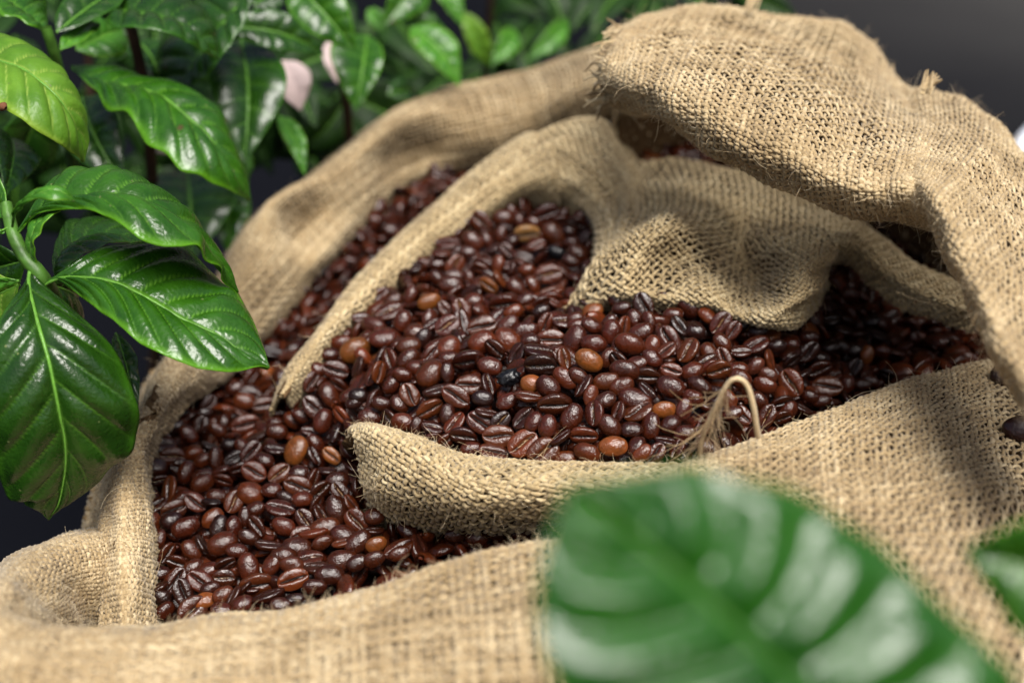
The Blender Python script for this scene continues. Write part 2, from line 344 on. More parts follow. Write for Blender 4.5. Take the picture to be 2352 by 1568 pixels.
# ---- outer sack: the long rim that runs up the left and over the back
outer = empty('burlap_sack', 'large burlap sack whose thick rim curves up the left side and across the back', 'sack', 'burlap sacks of coffee beans')
OB = [
 [(200,1560,.53),(225,1500,.50),(238,1470,.495),(275,1460,.48),(320,1470,.485),(352,1480,.50),(375,1510,.53)],
 [(205,1340,.57),(228,1325,.53),(242,1300,.515),(270,1290,.497),(315,1290,.502),(352,1300,.522),(370,1310,.55)],
 [(210,1210,.59),(235,1200,.55),(245,1180,.535),(275,1170,.515),(315,1165,.52),(345,1175,.54),(365,1190,.57)],
 [(230,1100,.61),(252,1080,.57),(264,1060,.555),(290,1040,.54),(320,1030,.545),(338,1030,.56),(360,1050,.60)],
 [(290,980,.65),(312,960,.61),(325,930,.59),(355,900,.58),(385,890,.585),(405,910,.60),(430,930,.64)],
 [(340,880,.70),(362,860,.66),(378,830,.64),(420,800,.63),(465,810,.64),(500,845,.66),(520,870,.69)],
 [(460,730,.78),(475,700,.74),(492,665,.71),(530,640,.695),(560,690,.70),(590,765,.72),(610,790,.76)],
 [(500,640,.83),(518,600,.79),(535,570,.765),(590,545,.745),(650,590,.75),(692,645,.77),(720,690,.82)],
 [(560,540,.87),(578,505,.83),(598,480,.79),(640,455,.76),(695,530,.80),(745,583,.785),(770,620,.85)],
 [(670,450,.92),(688,430,.88),(712,405,.84),(770,385,.81),(800,440,.815),(840,492,.84),(870,525,.90)],
 [(825,330,.98),(845,305,.94),(872,272,.90),(915,275,.85),(935,350,.882),(965,408,.895),(985,440,.95)],
 [(985,260,1.02),(1000,232,.97),(1030,202,.945),(1070,225,.88),(1095,310,.875),(1125,375,.90),(1140,405,.97)],
 [(1165,230,1.03),(1180,200,.98),(1200,167,.95),(1225,205,.88),(1235,270,.87),(1255,335,.89),(1265,370,.95)],
 [(1315,180,1.0),(1330,145,.95),(1352,117,.91),(1365,150,.84),(1375,200,.82),(1395,270,.84),(1410,300,.9)],
 [(1445,160,.95),(1460,125,.89),(1485,98,.86),(1500,125,.80),(1510,180,.79),(1530,250,.80),(1540,280,.86)]]
OBn = np.array(OB, float)
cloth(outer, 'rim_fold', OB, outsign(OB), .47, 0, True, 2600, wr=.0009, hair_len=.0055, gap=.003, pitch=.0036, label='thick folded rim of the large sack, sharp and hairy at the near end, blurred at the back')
# outer wall of that sack, hanging down to the ground
top = W(OBn[:, 0]); low = top.copy(); low[:, 2] = .02
cen = np.array([.05, .62, 0]); bul = (top + low) / 2 + nrm((top - cen) * [1, 1, 0]) * .05
low = low + nrm((low - cen) * [1, 1, 0]) * .02
cloth(outer, 'side_wall', np.stack([top, bul * .5 + top * .5, bul, low], 1), 1.0, .8, 0, True, 0, n=6, pitch=.006, k=4, sub=2, world=True)

# ---- inner sack: left rim strip, rear lining and bulging fold, arch, front roll
inner = empty('burlap_sack', 'inner burlap sack round the central heap, its open see-through weave slumped in folds', 'sack', 'burlap sacks of coffee beans')
DV = [
 [(632,985,.64),(622,955,.61),(630,925,.60),(645,908,.585),(668,930,.60),(680,955,.62),(688,985,.64)],
 [(672,880,.65),(662,865,.63),(663,848,.615),(690,835,.595),(728,855,.61),(738,880,.63),(744,905,.65)],
 [(722,800,.68),(716,785,.65),(722,770,.63),(742,762,.612),(765,785,.622),(775,805,.64),(782,830,.66)],
 [(820,690,.72),(812,668,.69),(818,645,.675),(845,640,.652),(880,662,.657),(892,690,.675),(898,715,.70)],
 [(905,605,.76),(896,578,.735),(903,557,.715),(935,552,.685),(978,578,.69),(990,605,.71),(998,630,.735)],
 [(1000,530,.79),(992,492,.765),(1000,468,.75),(1038,463,.71),(1085,498,.71),(1105,525,.73),(1112,550,.755)],
 [(1105,440,.81),(1095,408,.79),(1105,378,.772),(1148,378,.727),(1175,430,.718),(1192,470,.735),(1200,510,.76)],
 [(1205,370,.82),(1192,335,.797),(1205,310,.777),(1245,312,.738),(1275,380,.71),(1285,440,.715),(1290,500,.735)]]
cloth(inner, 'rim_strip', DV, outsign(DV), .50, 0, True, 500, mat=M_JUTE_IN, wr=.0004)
IB = [
 [(1150,400,.82),(1155,372,.775),(1165,375,.75),(1172,395,.737),(1178,415,.737),(1182,450,.742),(1186,475,.755),(1190,520,.78)],
 [(1250,345,.83),(1255,297,.777),(1260,316,.742),(1265,350,.722),(1268,400,.715),(1272,440,.722),(1280,480,.735),(1290,520,.76)],
 [(1345,320,.83),(1338,272,.777),(1345,300,.735),(1345,360,.71),(1345,420,.70),(1350,465,.705),(1362,510,.705),(1380,560,.73)],
 [(1440,350,.82),(1405,288,.77),(1418,340,.725),(1428,410,.70),(1425,470,.685),(1405,530,.655),(1370,600,.635),(1350,660,.65)],
 [(1490,400,.80),(1450,366,.765),(1470,415,.71),(1468,465,.68),(1435,520,.635),(1385,580,.605),(1305,705,.605),(1280,745,.62)],
 [(1560,410,.79),(1550,372,.76),(1555,420,.695),(1540,470,.655),(1495,510,.590),(1455,590,.576),(1412,682,.582),(1400,718,.60)],
 [(1650,430,.77),(1640,388,.745),(1635,440,.685),(1612,490,.64),(1570,518,.580),(1535,600,.586),(1515,680,.572),(1510,725,.59)],
 [(1740,450,.75),(1730,405,.725),(1720,460,.672),(1700,525,.652),(1664,580,.622),(1640,640,.578),(1622,694,.565),(1610,730,.585)],
 [(1820,480,.73),(1810,438,.70),(1790,500,.645),(1765,560,.612),(1735,630,.618),(1712,680,.585),(1706,722,.562),(1700,758,.58)],
 [(1900,500,.71),(1890,468,.68),(1868,520,.618),(1845,570,.575),(1825,630,.556),(1808,690,.55),(1798,722,.552),(1800,760,.57)],
 [(1960,530,.70),(1950,500,.665),(1930,540,.612),(1905,580,.575),(1888,620,.562),(1880,660,.565),(1868,685,.575),(1865,725,.60)],
 [(2010,560,.70),(2005,530,.665),(1975,555,.63),(1935,572,.60),(1912,580,.60),(1903,605,.62),(1900,635,.65),(1905,660,.69)]]
cloth(inner, 'rear_panel', IB, outsign(IB), .36, math.radians(32), False, 900, mat=M_JUTE_IN, wr=.0013, pitch=.0042, loose=.07)
AR = [
 [(1890,520,.69),(1895,515,.65),(1905,530,.61),(1912,555,.585),(1905,585,.60),(1900,610,.64)],
 [(1950,505,.69),(1955,510,.65),(1962,530,.61),(1965,555,.59),(1955,580,.60),(1950,610,.64)],
 [(2020,540,.68),(2025,550,.64),(2025,575,.61),(2020,605,.595),(2008,632,.605),(2000,660,.64)],
 [(2090,600,.66),(2100,610,.62),(2098,635,.595),(2090,660,.585),(2078,685,.60),(2070,710,.63)],
 [(2170,640,.64),(2180,650,.61),(2180,670,.585),(2172,695,.575),(2160,715,.59),(2150,735,.62)],
 [(2260,670,.62),(2270,680,.60),(2270,705,.58),(2260,730,.575),(2245,745,.59),(2240,765,.62)]]
cloth(inner, 'arched_fold', AR, outsign(AR), .38, .2, False, 250, mat=M_JUTE_IN, wr=.0005, pitch=.004)
FR = [
 [(790,1020,.57),(800,1005,.553),(805,985,.54),(812,1000,.525),(820,1055,.53),(832,1120,.535),(845,1175,.55),(850,1210,.58)],
 [(848,1010,.55),(848,985,.535),(850,973,.525),(862,990,.508),(872,1060,.505),(885,1130,.51),(900,1190,.53),(905,1230,.57)],
 [(950,1050,.54),(952,1022,.525),(956,1005,.512),(965,1022,.496),(972,1080,.488),(982,1145,.495),(1000,1205,.52),(1010,1245,.56)],
 [(1050,1085,.53),(1053,1060,.515),(1056,1045,.505),(1065,1062,.487),(1075,1110,.477),(1085,1160,.482),(1100,1208,.505),(1110,1250,.55)],
 [(1200,1100,.52),(1202,1076,.508),(1206,1062,.497),(1212,1078,.478),(1217,1115,.468),(1222,1155,.473),(1232,1198,.492),(1240,1240,.54)],
 [(1400,1105,.51),(1400,1080,.50),(1402,1066,.488),(1407,1080,.468),(1412,1110,.458),(1417,1150,.463),(1427,1190,.482),(1430,1240,.52)],
 [(1600,1115,.50),(1600,1090,.487),(1602,1075,.475),(1607,1088,.457),(1612,1120,.446),(1620,1160,.45),(1630,1210,.465),(1640,1250,.5)],
 [(1760,1160,.49),(1760,1140,.48),(1760,1130,.465),(1765,1150,.452),(1770,1180,.446),(1780,1210,.45),(1790,1240,.46),(1800,1280,.49)]]
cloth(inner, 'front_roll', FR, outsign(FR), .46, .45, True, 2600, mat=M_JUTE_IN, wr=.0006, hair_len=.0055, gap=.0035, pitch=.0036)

# ---- draped sack: the big roll lying over the upper right
draped = empty('burlap_sack', 'rolled burlap sack mouth draped over the upper right, with a frayed left end', 'sack', 'burlap sacks of coffee beans')
RL = [
 [(1425,95,.72),(1432,62,.67),(1420,85,.63),(1398,130,.60),(1385,185,.60),(1400,248,.62),(1450,250,.69)],
 [(1480,60,.74),(1505,30,.69),(1480,75,.635),(1462,130,.585),(1462,200,.565),(1500,262,.58),(1560,270,.66)],
 [(1620,45,.77),(1640,13,.72),(1620,70,.65),(1590,140,.57),(1570,230,.535),(1590,328,.555),(1660,330,.64)],
 [(1790,65,.79),(1800,36,.74),(1770,100,.66),(1730,180,.555),(1700,285,.515),(1712,388,.535),(1780,390,.62)],
 [(1920,85,.81),(1925,52,.76),(1900,130,.68),(1860,240,.545),(1830,345,.50),(1850,450,.52),(1900,450,.60)],
 [(2000,130,.79),(2000,100,.75),(1990,190,.665),(1965,300,.535),(1945,405,.49),(1975,494,.51),(2020,500,.58)],
 [(2095,230,.75),(2060,190,.71),(2080,255,.62),(2075,340,.52),(2062,420,.482),(2085,505,.50),(2135,510,.56)],
 [(2180,250,.71),(2150,215,.68),(2160,290,.59),(2130,360,.51),(2112,430,.478),(2130,510,.492),(2175,540,.55)],
 [(2270,290,.68),(2250,250,.64),(2245,320,.56),(2200,400,.495),(2150,465,.463),(2160,560,.475),(2205,600,.54)],
 [(2350,370,.66),(2335,335,.61),(2325,415,.54),(2285,495,.478),(2225,575,.44),(2212,658,.45),(2250,700,.52)],
 [(2460,470,.64),(2440,440,.59),(2420,550,.51),(2370,640,.45),(2290,715,.413),(2268,785,.425),(2310,810,.49)],
 [(2560,620,.61),(2540,600,.56),(2500,700,.49),(2440,790,.43),(2365,860,.392),(2345,930,.40),(2380,950,.46)],
 [(2660,780,.58),(2640,780,.53),(2590,860,.47),(2520,950,.41),(2450,1020,.37),(2430,1090,.38),(2460,1110,.44)]]
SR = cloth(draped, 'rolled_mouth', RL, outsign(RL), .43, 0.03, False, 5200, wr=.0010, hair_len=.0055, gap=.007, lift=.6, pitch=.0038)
RLn = np.array(RL, float)
topr = W(RLn[:, 0]); lowr = topr.copy(); lowr[:, 2] = .02; lowr[:, 1] += .06; midr = (topr + lowr) / 2 + [0, .04, 0]
cloth(draped, 'back_wall', np.stack([topr, midr, lowr], 1), 1.0, .8, 0, True, 0, n=6, pitch=.006, k=4, sub=2, world=True)

# frayed end threads of the roll
def frays(parent, sf, side, cnt, length, name='frayed_threads'):
    parts, tones = [], []
    ts = np.linspace(.08, .86, cnt)
    for t in ts:
        if side == 's0': p = sf.at(np.array(0.), np.array(t)); q = sf.at(np.array(.02), np.array(t)); n = sf.at(np.array(0.), np.array(t), 'n')
        else: p = sf.at(np.array(t * .75), np.array(.17)); q = sf.at(np.array(t * .75), np.array(.22)); n = sf.at(np.array(t * .75), np.array(.17), 'n')
        d = nrm(p - q); L = length * random.uniform(.4, 1.3); path = [p]
        for _ in range(6):
            d = nrm(d + rng.normal(0, .18, 3) + DOWN * .06); path.append(path[-1] + d * L / 6)
        v, f = tube(path, np.linspace(.0009, .0004, 7) * random.uniform(.7, 1.2), 5); parts.append((v, f)); tones.append(np.full(len(v), random.gauss(.3, .12)))
    V, F = join(parts); o = mesh_np(name, V, F, M_JUTE, parent, True, {'tone': ('FLOAT', np.concatenate(tones))}); o['kind'] = 'stuff'
frays(draped, SR, 's0', 70, .012); frays(draped, SR, 'top', 150, .0055)

# ---- right-hand and front sack
front = empty('burlap_sack', 'near burlap sack whose blurred front panel fills the bottom left of the view', 'sack', 'burlap sacks of coffee beans')
FP = [
 [(265,1480,.56),(262,1425,.525),(255,1320,.518),(256,1225,.53),(252,1200,.56),(250,1235,.60)],
 [(215,1470,.54),(205,1430,.515),(180,1330,.495),(140,1250,.50),(125,1235,.535),(120,1270,.58)],
 [(190,1480,.52),(160,1440,.49),(105,1370,.462),(48,1302,.46),(15,1290,.50),(0,1330,.54)],
 [(175,1490,.50),(130,1455,.465),(70,1410,.433),(5,1365,.42),(-50,1360,.45),(-80,1400,.48)],
 [(190,1500,.48),(150,1470,.45),(90,1440,.42),(15,1430,.395),(-40,1480,.395),(-80,1580,.41)],
 [(260,1510,.475),(225,1475,.45),(165,1450,.425),(115,1455,.40),(60,1520,.375),(30,1660,.37)],
 [(380,1500,.48),(350,1462,.46),(305,1443,.435),(285,1455,.405),(255,1530,.375),(240,1680,.365)],
 [(560,1470,.48),(545,1438,.46),(525,1420,.44),(515,1432,.408),(505,1520,.375),(495,1680,.36)],
 [(775,1428,.48),(765,1398,.46),(755,1380,.44),(750,1393,.412),(748,1493,.372),(745,1680,.355)],
 [(1005,1348,.48),(1002,1320,.46),(1000,1302,.44),(1000,1315,.412),(1010,1443,.368),(1020,1680,.35)],
 [(1255,1288,.48),(1252,1258,.46),(1250,1239,.44),(1255,1253,.41),(1270,1423,.363),(1290,1680,.345)],
 [(1500,1258,.48),(1500,1233,.46),(1500,1213,.44),(1505,1228,.41),(1520,1398,.36),(1540,1680,.34)],
 [(1800,1278,.47),(1800,1258,.45),(1800,1243,.43),(1805,1258,.405),(1820,1418,.36),(1840,1680,.33)]]
cloth(front, 'front_panel', FP, outsign(FP), .74, 0, True, 3000, pitch=.0024, sub=2, wr=.0009, hair_len=.005, hair_t=(0, .6), k=4)
FPn = W(np.array(FP, float)[:, -1]); lo = FPn.copy(); lo[:, 2] = .02; 
cloth(front, 'lower_wall', np.stack([FPn, (FPn + lo) / 2 + [0, -.03, 0], lo], 1), -1.0, .8, 0, True, 0, n=6, pitch=.006, k=4, sub=2, world=True)

side = empty('burlap_sack', 'burlap sack flank at the right, rising in a slope below the dark beans', 'sack', 'burlap sacks of coffee beans')
RF = [
 [(1470,1150,.49),(1480,1115,.475),(1490,1095,.46),(1500,1112,.448),(1520,1145,.44),(1560,1220,.42),(1600,1320,.40),(1600,1600,.39)],
 [(1635,1100,.52),(1630,1068,.495),(1625,1050,.472),(1635,1075,.448),(1650,1135,.425),(1670,1210,.41),(1700,1350,.385),(1710,1700,.37)],
 [(1775,1050,.53),(1772,1018,.505),(1770,1000,.48),(1785,1035,.45),(1800,1110,.424),(1820,1205,.40),(1850,1380,.375),(1870,1700,.355)],
 [(1915,990,.55),(1912,962,.525),(1910,945,.50),(1925,990,.465),(1945,1085,.428),(1970,1200,.395),(2000,1400,.36),(2030,1700,.34)],
 [(2045,940,.57),(2042,912,.545),(2040,893,.52),(2058,945,.48),(2080,1050,.44),(2110,1180,.405),(2150,1400,.36),(2190,1700,.335)],
 [(2155,905,.59),(2152,880,.565),(2150,860,.54),(2168,915,.508),(2190,1020,.47),(2220,1150,.425),(2270,1400,.365),(2320,1700,.335)],
 [(2255,880,.61),(2252,852,.585),(2250,833,.565),(2270,885,.54),(2292,985,.505),(2320,1120,.46),(2370,1400,.39),(2420,1700,.345)],
 [(2390,860,.63),(2385,840,.605),(2385,820,.585),(2400,870,.56),(2420,970,.52),(2450,1110,.475),(2500,1400,.40),(2550,1700,.355)]]
SF = cloth(side, 'sloping_flank', RF, outsign(RF), .47, .08, True, 2600, pitch=.0031, gap=.003, wr=.0008, hair_len=.0055)

# a few long stray hairs on the near rims
Vh, Fh, Th = [], [], []; oh = 0
for sf_, o_, cnt, a_ in ((SR, outsign(RL), 26, (.0, .8)), (SF, outsign(RF), 8, (.1, .9))):
    v_, f_, t_ = fibres(sf_, cnt, o_, .016, .00008, a_[0], a_[1], .1, .7, lift=.8)
    Vh.append(v_); Fh.append(f_ + oh); Th.append(t_ + .15); oh += len(v_)
hh = mesh_np('stray_hairs', np.concatenate(Vh), np.concatenate(Fh), M_HAIR, draped, True, {'tone': ('FLOAT', np.concatenate(Th))}); hh['kind'] = 'stuff'
# ---------------------------------------------------------------- coffee beans
CTL = np.array([ # height field of the heap: u, v, distance
 (1130,390,.905),(1000,420,.88),(900,520,.84),(800,600,.80),(700,720,.757),(620,830,.712),(520,900,.69),(430,950,.655),(600,900,.68),(700,800,.72),(850,640,.79),
 (360,1050,.59),(345,1200,.558),(355,1330,.53),(360,1440,.512),(500,1000,.615),(480,1150,.563),(480,1300,.528),(500,1420,.503),(640,980,.60),(650,1100,.563),
 (650,1250,.53),(700,1350,.508),(800,1100,.555),(800,1230,.532),(900,1240,.525),(900,1330,.505),(1000,1240,.525),(1240,1210,.52)], float)
CTC = np.array([
 (640,980,.60),(730,980,.582),(720,870,.605),(800,750,.635),(900,650,.665),(1000,560,.70),(1100,500,.72),(1200,460,.74),(1330,480,.725),(1370,560,.695),(1200,580,.685),
 (1050,650,.645),(1200,700,.61),(1330,640,.65),(1300,720,.595),(900,800,.585),(1100,800,.56),(1300,820,.532),(850,940,.556),(1000,950,.53),(1200,950,.512),(1400,720,.578),
 (1500,700,.572),(1450,850,.524),(1600,730,.57),(1750,770,.566),(1650,900,.522),(1060,1040,.52),(1300,1060,.503),(1550,1070,.498),(1500,980,.508),(1750,1000,.525),
 (1850,770,.595),(2000,700,.665),(2000,850,.605),(2200,750,.66),(2290,820,.63),(1900,940,.555),(2100,870,.585),(2000,620,.72),(2100,600,.76),(2250,850,.60)], float)
CTT = np.array([(1400,260,.84),(1500,360,.80),(1650,360,.79),(1550,280,.85),(1700,300,.86),(1450,320,.82),
 (2000,520,.80),(2150,520,.80),(2080,620,.76),(2200,640,.74)], float)
def tps(ct, sm=1e-3):
    X = ct[:, :2] / 1000; r = np.linalg.norm(X[:, None] - X[None], axis=-1); K = np.where(r > 0, r * r * np.log(r + 1e-12), 0) + sm * np.eye(len(X))
    Pm = np.c_[np.ones(len(X)), X]; A = np.block([[K, Pm], [Pm.T, np.zeros((3, 3))]])
    w = np.linalg.solve(A, np.r_[ct[:, 2], 0, 0, 0])
    def f(u, v):
        Q = np.stack([np.asarray(u, float), np.asarray(v, float)], -1) / 1000; r = np.linalg.norm(Q[..., None, :] - X, axis=-1)
        return np.where(r > 0, r * r * np.log(r + 1e-12), 0) @ w[:-3] + w[-3] + Q @ w[-2:]
    return f
FL, FC, FT = tps(CTL), tps(CTC), tps(CTT)
def inpoly(poly, u, v):
    poly = np.asarray(poly, float); c = np.zeros(np.shape(u), bool); j = len(poly) - 1
    for i in range(len(poly)):
        xi, yi, xj, yj = *poly[i], *poly[j]
        c ^= ((yi > v) != (yj > v)) & (u < (xj - xi) * (v - yi) / (yj - yi + 1e-12) + xi); j = i
    return c
PL = [(335,1480),(330,1180),(325,1040),(390,910),(480,840),(590,750),(745,590),(870,470),(1000,380),(1130,350),(1160,350),(1060,440),(870,610),(720,800),(660,930),(640,960),(700,990),(815,975),(850,1180),(1260,1190),(1270,1245),(1000,1320),(760,1400),(500,1460)]
PC = [(640,940),(700,830),(760,740),(860,640),(960,545),(1050,500),(1150,440),(1250,430),(1350,455),(1390,560),(1340,650),(1300,700),(1450,670),(1560,670),(1700,725),(1790,735),(1860,700),(1900,600),(1990,560),(2100,560),(2230,700),(2330,860),(2150,900),(1900,970),(1700,1050),(1600,1110),(1200,1090),(1040,1070),(940,1030),(860,990),(815,985),(700,1000)]
PT = [(1400,240),(1720,260),(1760,400),(1480,390),(1420,300)]
PT2 = [(1950,480),(2220,480),(2240,680),(2100,640),(1990,560)]
ZONES = [('L', PL, FL), ('C', PC, FC), ('T', PT, FT), ('T', PT2, FT)]
def surfpt(F, u, v):
    e = 6.0
    P = W(np.stack([u, v, F(u, v)], -1)); a = W(np.stack([u + e, v, F(u + e, v)], -1)) - P; b = W(np.stack([u, v + e, F(u, v + e)], -1)) - P
    n = nrm(np.cross(b, a)); s = np.sign((n * nrm(CAM - P)).sum(-1, keepdims=True)); return P, n * s

# bean shapes: flat grooved face towards +z, domed face towards -z, long axis x, unit length
def bean_shape(nx, na, wv=0., deep=.13, plump=.0, curl=0., seed=0):
    r = np.random.default_rng(seed)
    th = np.linspace(0, math.pi, nx + 2)[1:-1]
    q = np.linspace(-1, 1, na + 1)[:-1]; ph = math.pi / 2 + math.pi * np.sign(q) * np.abs(q)**1.55     # dense around the groove
    T, Ph = np.meshgrid(th, ph, indexing='ij')
    x = -np.cos(T) * .5; rad = np.sin(T)**.88
    y = rad * np.cos(Ph) * (.365 + .02 * plump); zz = rad * np.sin(Ph)
    z = np.where(zz > 0, np.sign(zz) * np.abs(zz)**.62 * .115, zz * (.235 + .05 * plump))
    fl = np.clip(zz, 0, 1)
    yc = wv * np.sin(x * 6.3) + curl * x
    g = np.exp(-((y - yc) / .030)**2) * np.clip(1 - (np.abs(x) / .47)**4, 0, 1) * np.clip(fl * 6, 0, 1)
    g2 = np.exp(-((y - yc) / .085)**2) * np.clip(1 - (np.abs(x) / .49)**2, 0, 1) * np.clip(fl * 6, 0, 1)
    z = z - deep * g - .045 * g2
    lump = sum(r.normal(0, 1) * np.sin(x * r.uniform(4, 11) + y * r.uniform(-14, 14) + z * r.uniform(-9, 9) + r.uniform(0, 6)) for _ in range(8))
    sc = 1 + .011 * lump; wr = fl * .006 * np.sin(x * 46 + np.abs(y) * 30 + r.uniform(0, 6)) * np.clip(np.abs(y - yc) * 12, 0, 1)
    V = np.stack([x * (1 + .006 * lump), y * sc, z * sc + wr], -1).reshape(-1, 3)
    V = np.concatenate([V, [[-.5, 0, 0], [.5, 0, 0]]]); n = nx * na
    F = grid_faces(nx, na, True)
    j = np.arange(na); j2 = (j + 1) % na
    tri = np.concatenate([np.stack([j2, j, np.full(na, n)], -1), np.stack([(nx - 1) * na + j, (nx - 1) * na + j2, np.full(na, n + 1)], -1)])
    seam = np.r_[np.clip(g.ravel() * 1.3, 0, 1), 0, 0]
    ch = np.r_[(g * (np.exp(-((y - yc) / .014)**2)) * (r.random(g.shape) > .45)).ravel(), 0, 0] * (1 if seed % 3 == 1 else .0)
    Ft = np.concatenate([F[:, [0, 1, 2]], F[:, [0, 2, 3]], tri])
    # outward winding check
    a, b, c = V[Ft[:, 0]], V[Ft[:, 1]], V[Ft[:, 2]]
    if (np.cross(b - a, c - a) * (a + b + c)).sum() < 0: Ft = Ft[:, ::-1]
    return V, Ft, seam, ch
SHAPES = [bean_shape(22, 28, wv=[.0, .02, -.025, .03, -.01, .015][i % 6], deep=.10 + .012 * (i % 4), plump=[0, 1, .3, -.5, .6, 0][i % 6], curl=[0, .05, -.06, .02][i % 4], seed=i) for i in range(10)]
V_, F_, s_, c_ = bean_shape(26, 32, deep=.02, plump=1.5, seed=77)
r_ = np.random.default_rng(5); q_ = sum(r_.normal(0, 1) * np.abs(np.sin(V_ @ r_.normal(0, 9, 3) + r_.uniform(0, 6))) for _ in range(9))
SHAPES.append((V_ * (1 + .085 * q_)[:, None], F_, s_ * 0, c_ * 0))
LOWS = [bean_shape(11, 14, wv=[.0, .02, -.02][i % 3], deep=.09, plump=[0, 1, -.3][i % 3], seed=40 + i) for i in range(5)]

# beans read off the photograph: x, y, angle, length, type, colour  (type s seam up, h seam tilted, e edge-on, d dome up)
LA = """130 190 0 105 d e;290 120 20 155 h d;370 165 18 185 e m;640 90 62 145 s p;500 80 0 130 d d;510 165 -70 95 d d;610 215 0 155 d d;735 165 -70 100 e d;740 240 5 145 e d;850 215 -50 130 h o;920 190 -60 130 e r;525 240 -60 110 d d;1035 220 -30 150 d d;
150 270 35 115 s d;265 250 0 110 d d;235 310 20 130 d d;350 280 70 120 d d;470 330 20 145 d o;570 370 -60 115 s m;680 370 -70 150 s m;760 320 0 120 d d;955 335 0 185 h d;1090 310 20 110 d d;1200 345 30 115 h d;1280 320 -30 125 e d;
215 400 15 175 h d;30 430 0 95 h d;300 460 75 140 d d;180 570 5 175 d d;380 530 12 135 d d;480 460 30 110 h d;590 490 30 160 s p;815 480 18 185 s m;1020 400 28 130 d r;980 465 30 145 d p;1200 405 30 120 d k;1230 450 60 135 s m;1350 465 -12 140 h d;1430 450 10 100 d d;
1540 370 18 130 d o;1650 450 45 90 d d;1440 500 0 90 d d;1100 525 15 175 d d;985 570 -38 195 d m;430 560 60 130 d k;590 615 42 170 d m;1265 575 5 185 s m;820 605 28 180 d m;905 640 -38 150 h e;1140 600 0 90 d e;1420 580 65 180 d d;1540 495 -28 135 d d;1545 595 -5 165 d d;1665 520 80 155 d d;1745 495 80 150 h m;1700 330 -55 110 d e;1740 385 10 110 d e;
2005 310 -15 120 h e;2155 370 -45 160 d e;1880 365 -70 170 s e;2060 400 0 110 d d;1820 440 -70 130 d d;1905 465 -75 120 d d;2280 435 -35 120 d r;2110 470 -45 150 h k;1855 540 22 155 d d;2030 580 -65 190 s p;1780 620 -12 190 d m;1920 620 70 140 d m;2210 510 0 120 d k;
40 670 -40 110 d r;340 610 10 150 d m;210 690 -80 140 h d;330 690 40 160 d d;485 650 50 110 s d;730 700 5 205 h e;600 690 0 90 d d;500 730 5 150 e d;870 745 -15 155 d d;1050 680 65 150 h e;1200 670 -15 200 e e;1200 740 -5 200 h k;1355 700 -75 130 h m;1510 720 -30 180 d o;1640 680 60 120 d d;1705 715 -50 140 h e;1825 720 10 115 d d;1925 700 -40 130 d d;2010 660 30 140 h m;2150 650 55 170 h m;
95 800 70 120 h p;160 790 75 140 h r;390 750 -10 100 d d;480 800 42 190 d m;310 815 -20 120 d d;230 860 50 110 d d;600 800 90 90 d e;1000 830 20 165 d b;1145 860 0 130 d o;1255 880 -40 165 d e;1355 810 -42 165 d m;1440 810 -30 90 d d;1475 860 55 160 e e;1620 845 12 165 d m;1740 790 -10 190 d d;1880 800 0 175 h e;2045 780 -10 130 s m;2180 780 20 150 d d;2300 760 30 110 h d;
355 930 -60 150 s m;535 885 12 210 e e;730 860 10 170 s m;870 870 -70 140 h e;290 990 -45 100 d d;180 990 -15 120 d e;30 940 0 100 d k;90 1060 0 150 d d;480 1015 25 180 h m;660 950 -32 185 s m;835 960 -5 130 d k;980 960 30 140 d d;1130 945 -10 170 e m;1290 990 8 200 h d;1520 940 75 120 d m;1720 880 20 160 d d;1810 950 -15 210 d d;1890 900 -45 90 e k;2040 890 -20 180 d d;2230 870 -30 160 d e;2180 960 -30 110 d d;
310 1100 -12 150 d m;215 1075 -60 90 h e;500 1130 -10 140 h e;640 1100 45 160 h r;595 1050 90 110 d e;860 1040 -15 150 e e;815 1100 -32 190 s d;950 1090 40 100 s k;1090 1070 45 160 h e;1160 1100 60 120 d d;1250 1125 75 145 d d;1400 1060 60 175 d d;1540 1050 85 160 h d;1610 970 20 110 d e;1690 1045 70 125 h d;1830 1025 30 190 h m;2000 1020 10 150 d o;2125 1030 70 150 d p;1640 1130 -40 165 d d;1780 1160 0 110 d e;1910 1130 80 170 d d;2040 1120 30 140 d e;
710 1190 -15 170 h e;490 1210 10 130 h d;590 1230 40 120 h d;760 1275 10 130 d d;930 1185 -3 200 s m;915 1300 -15 190 h m;1090 1235 32 200 s r;1215 1290 32 210 s m;1330 1190 35 150 e e;1480 1185 -2 175 h m;1510 1310 -25 170 d r;1670 1270 0 180 d o;1820 1260 40 110 d d;1860 1310 40 110 d r;1945 1310 45 150 s p;2010 1230 -10 120 e e;2130 1190 10 110 d d;400 1130 80 100 d e;2080 1290 60 110 h d;1360 1340 10 120 d r"""
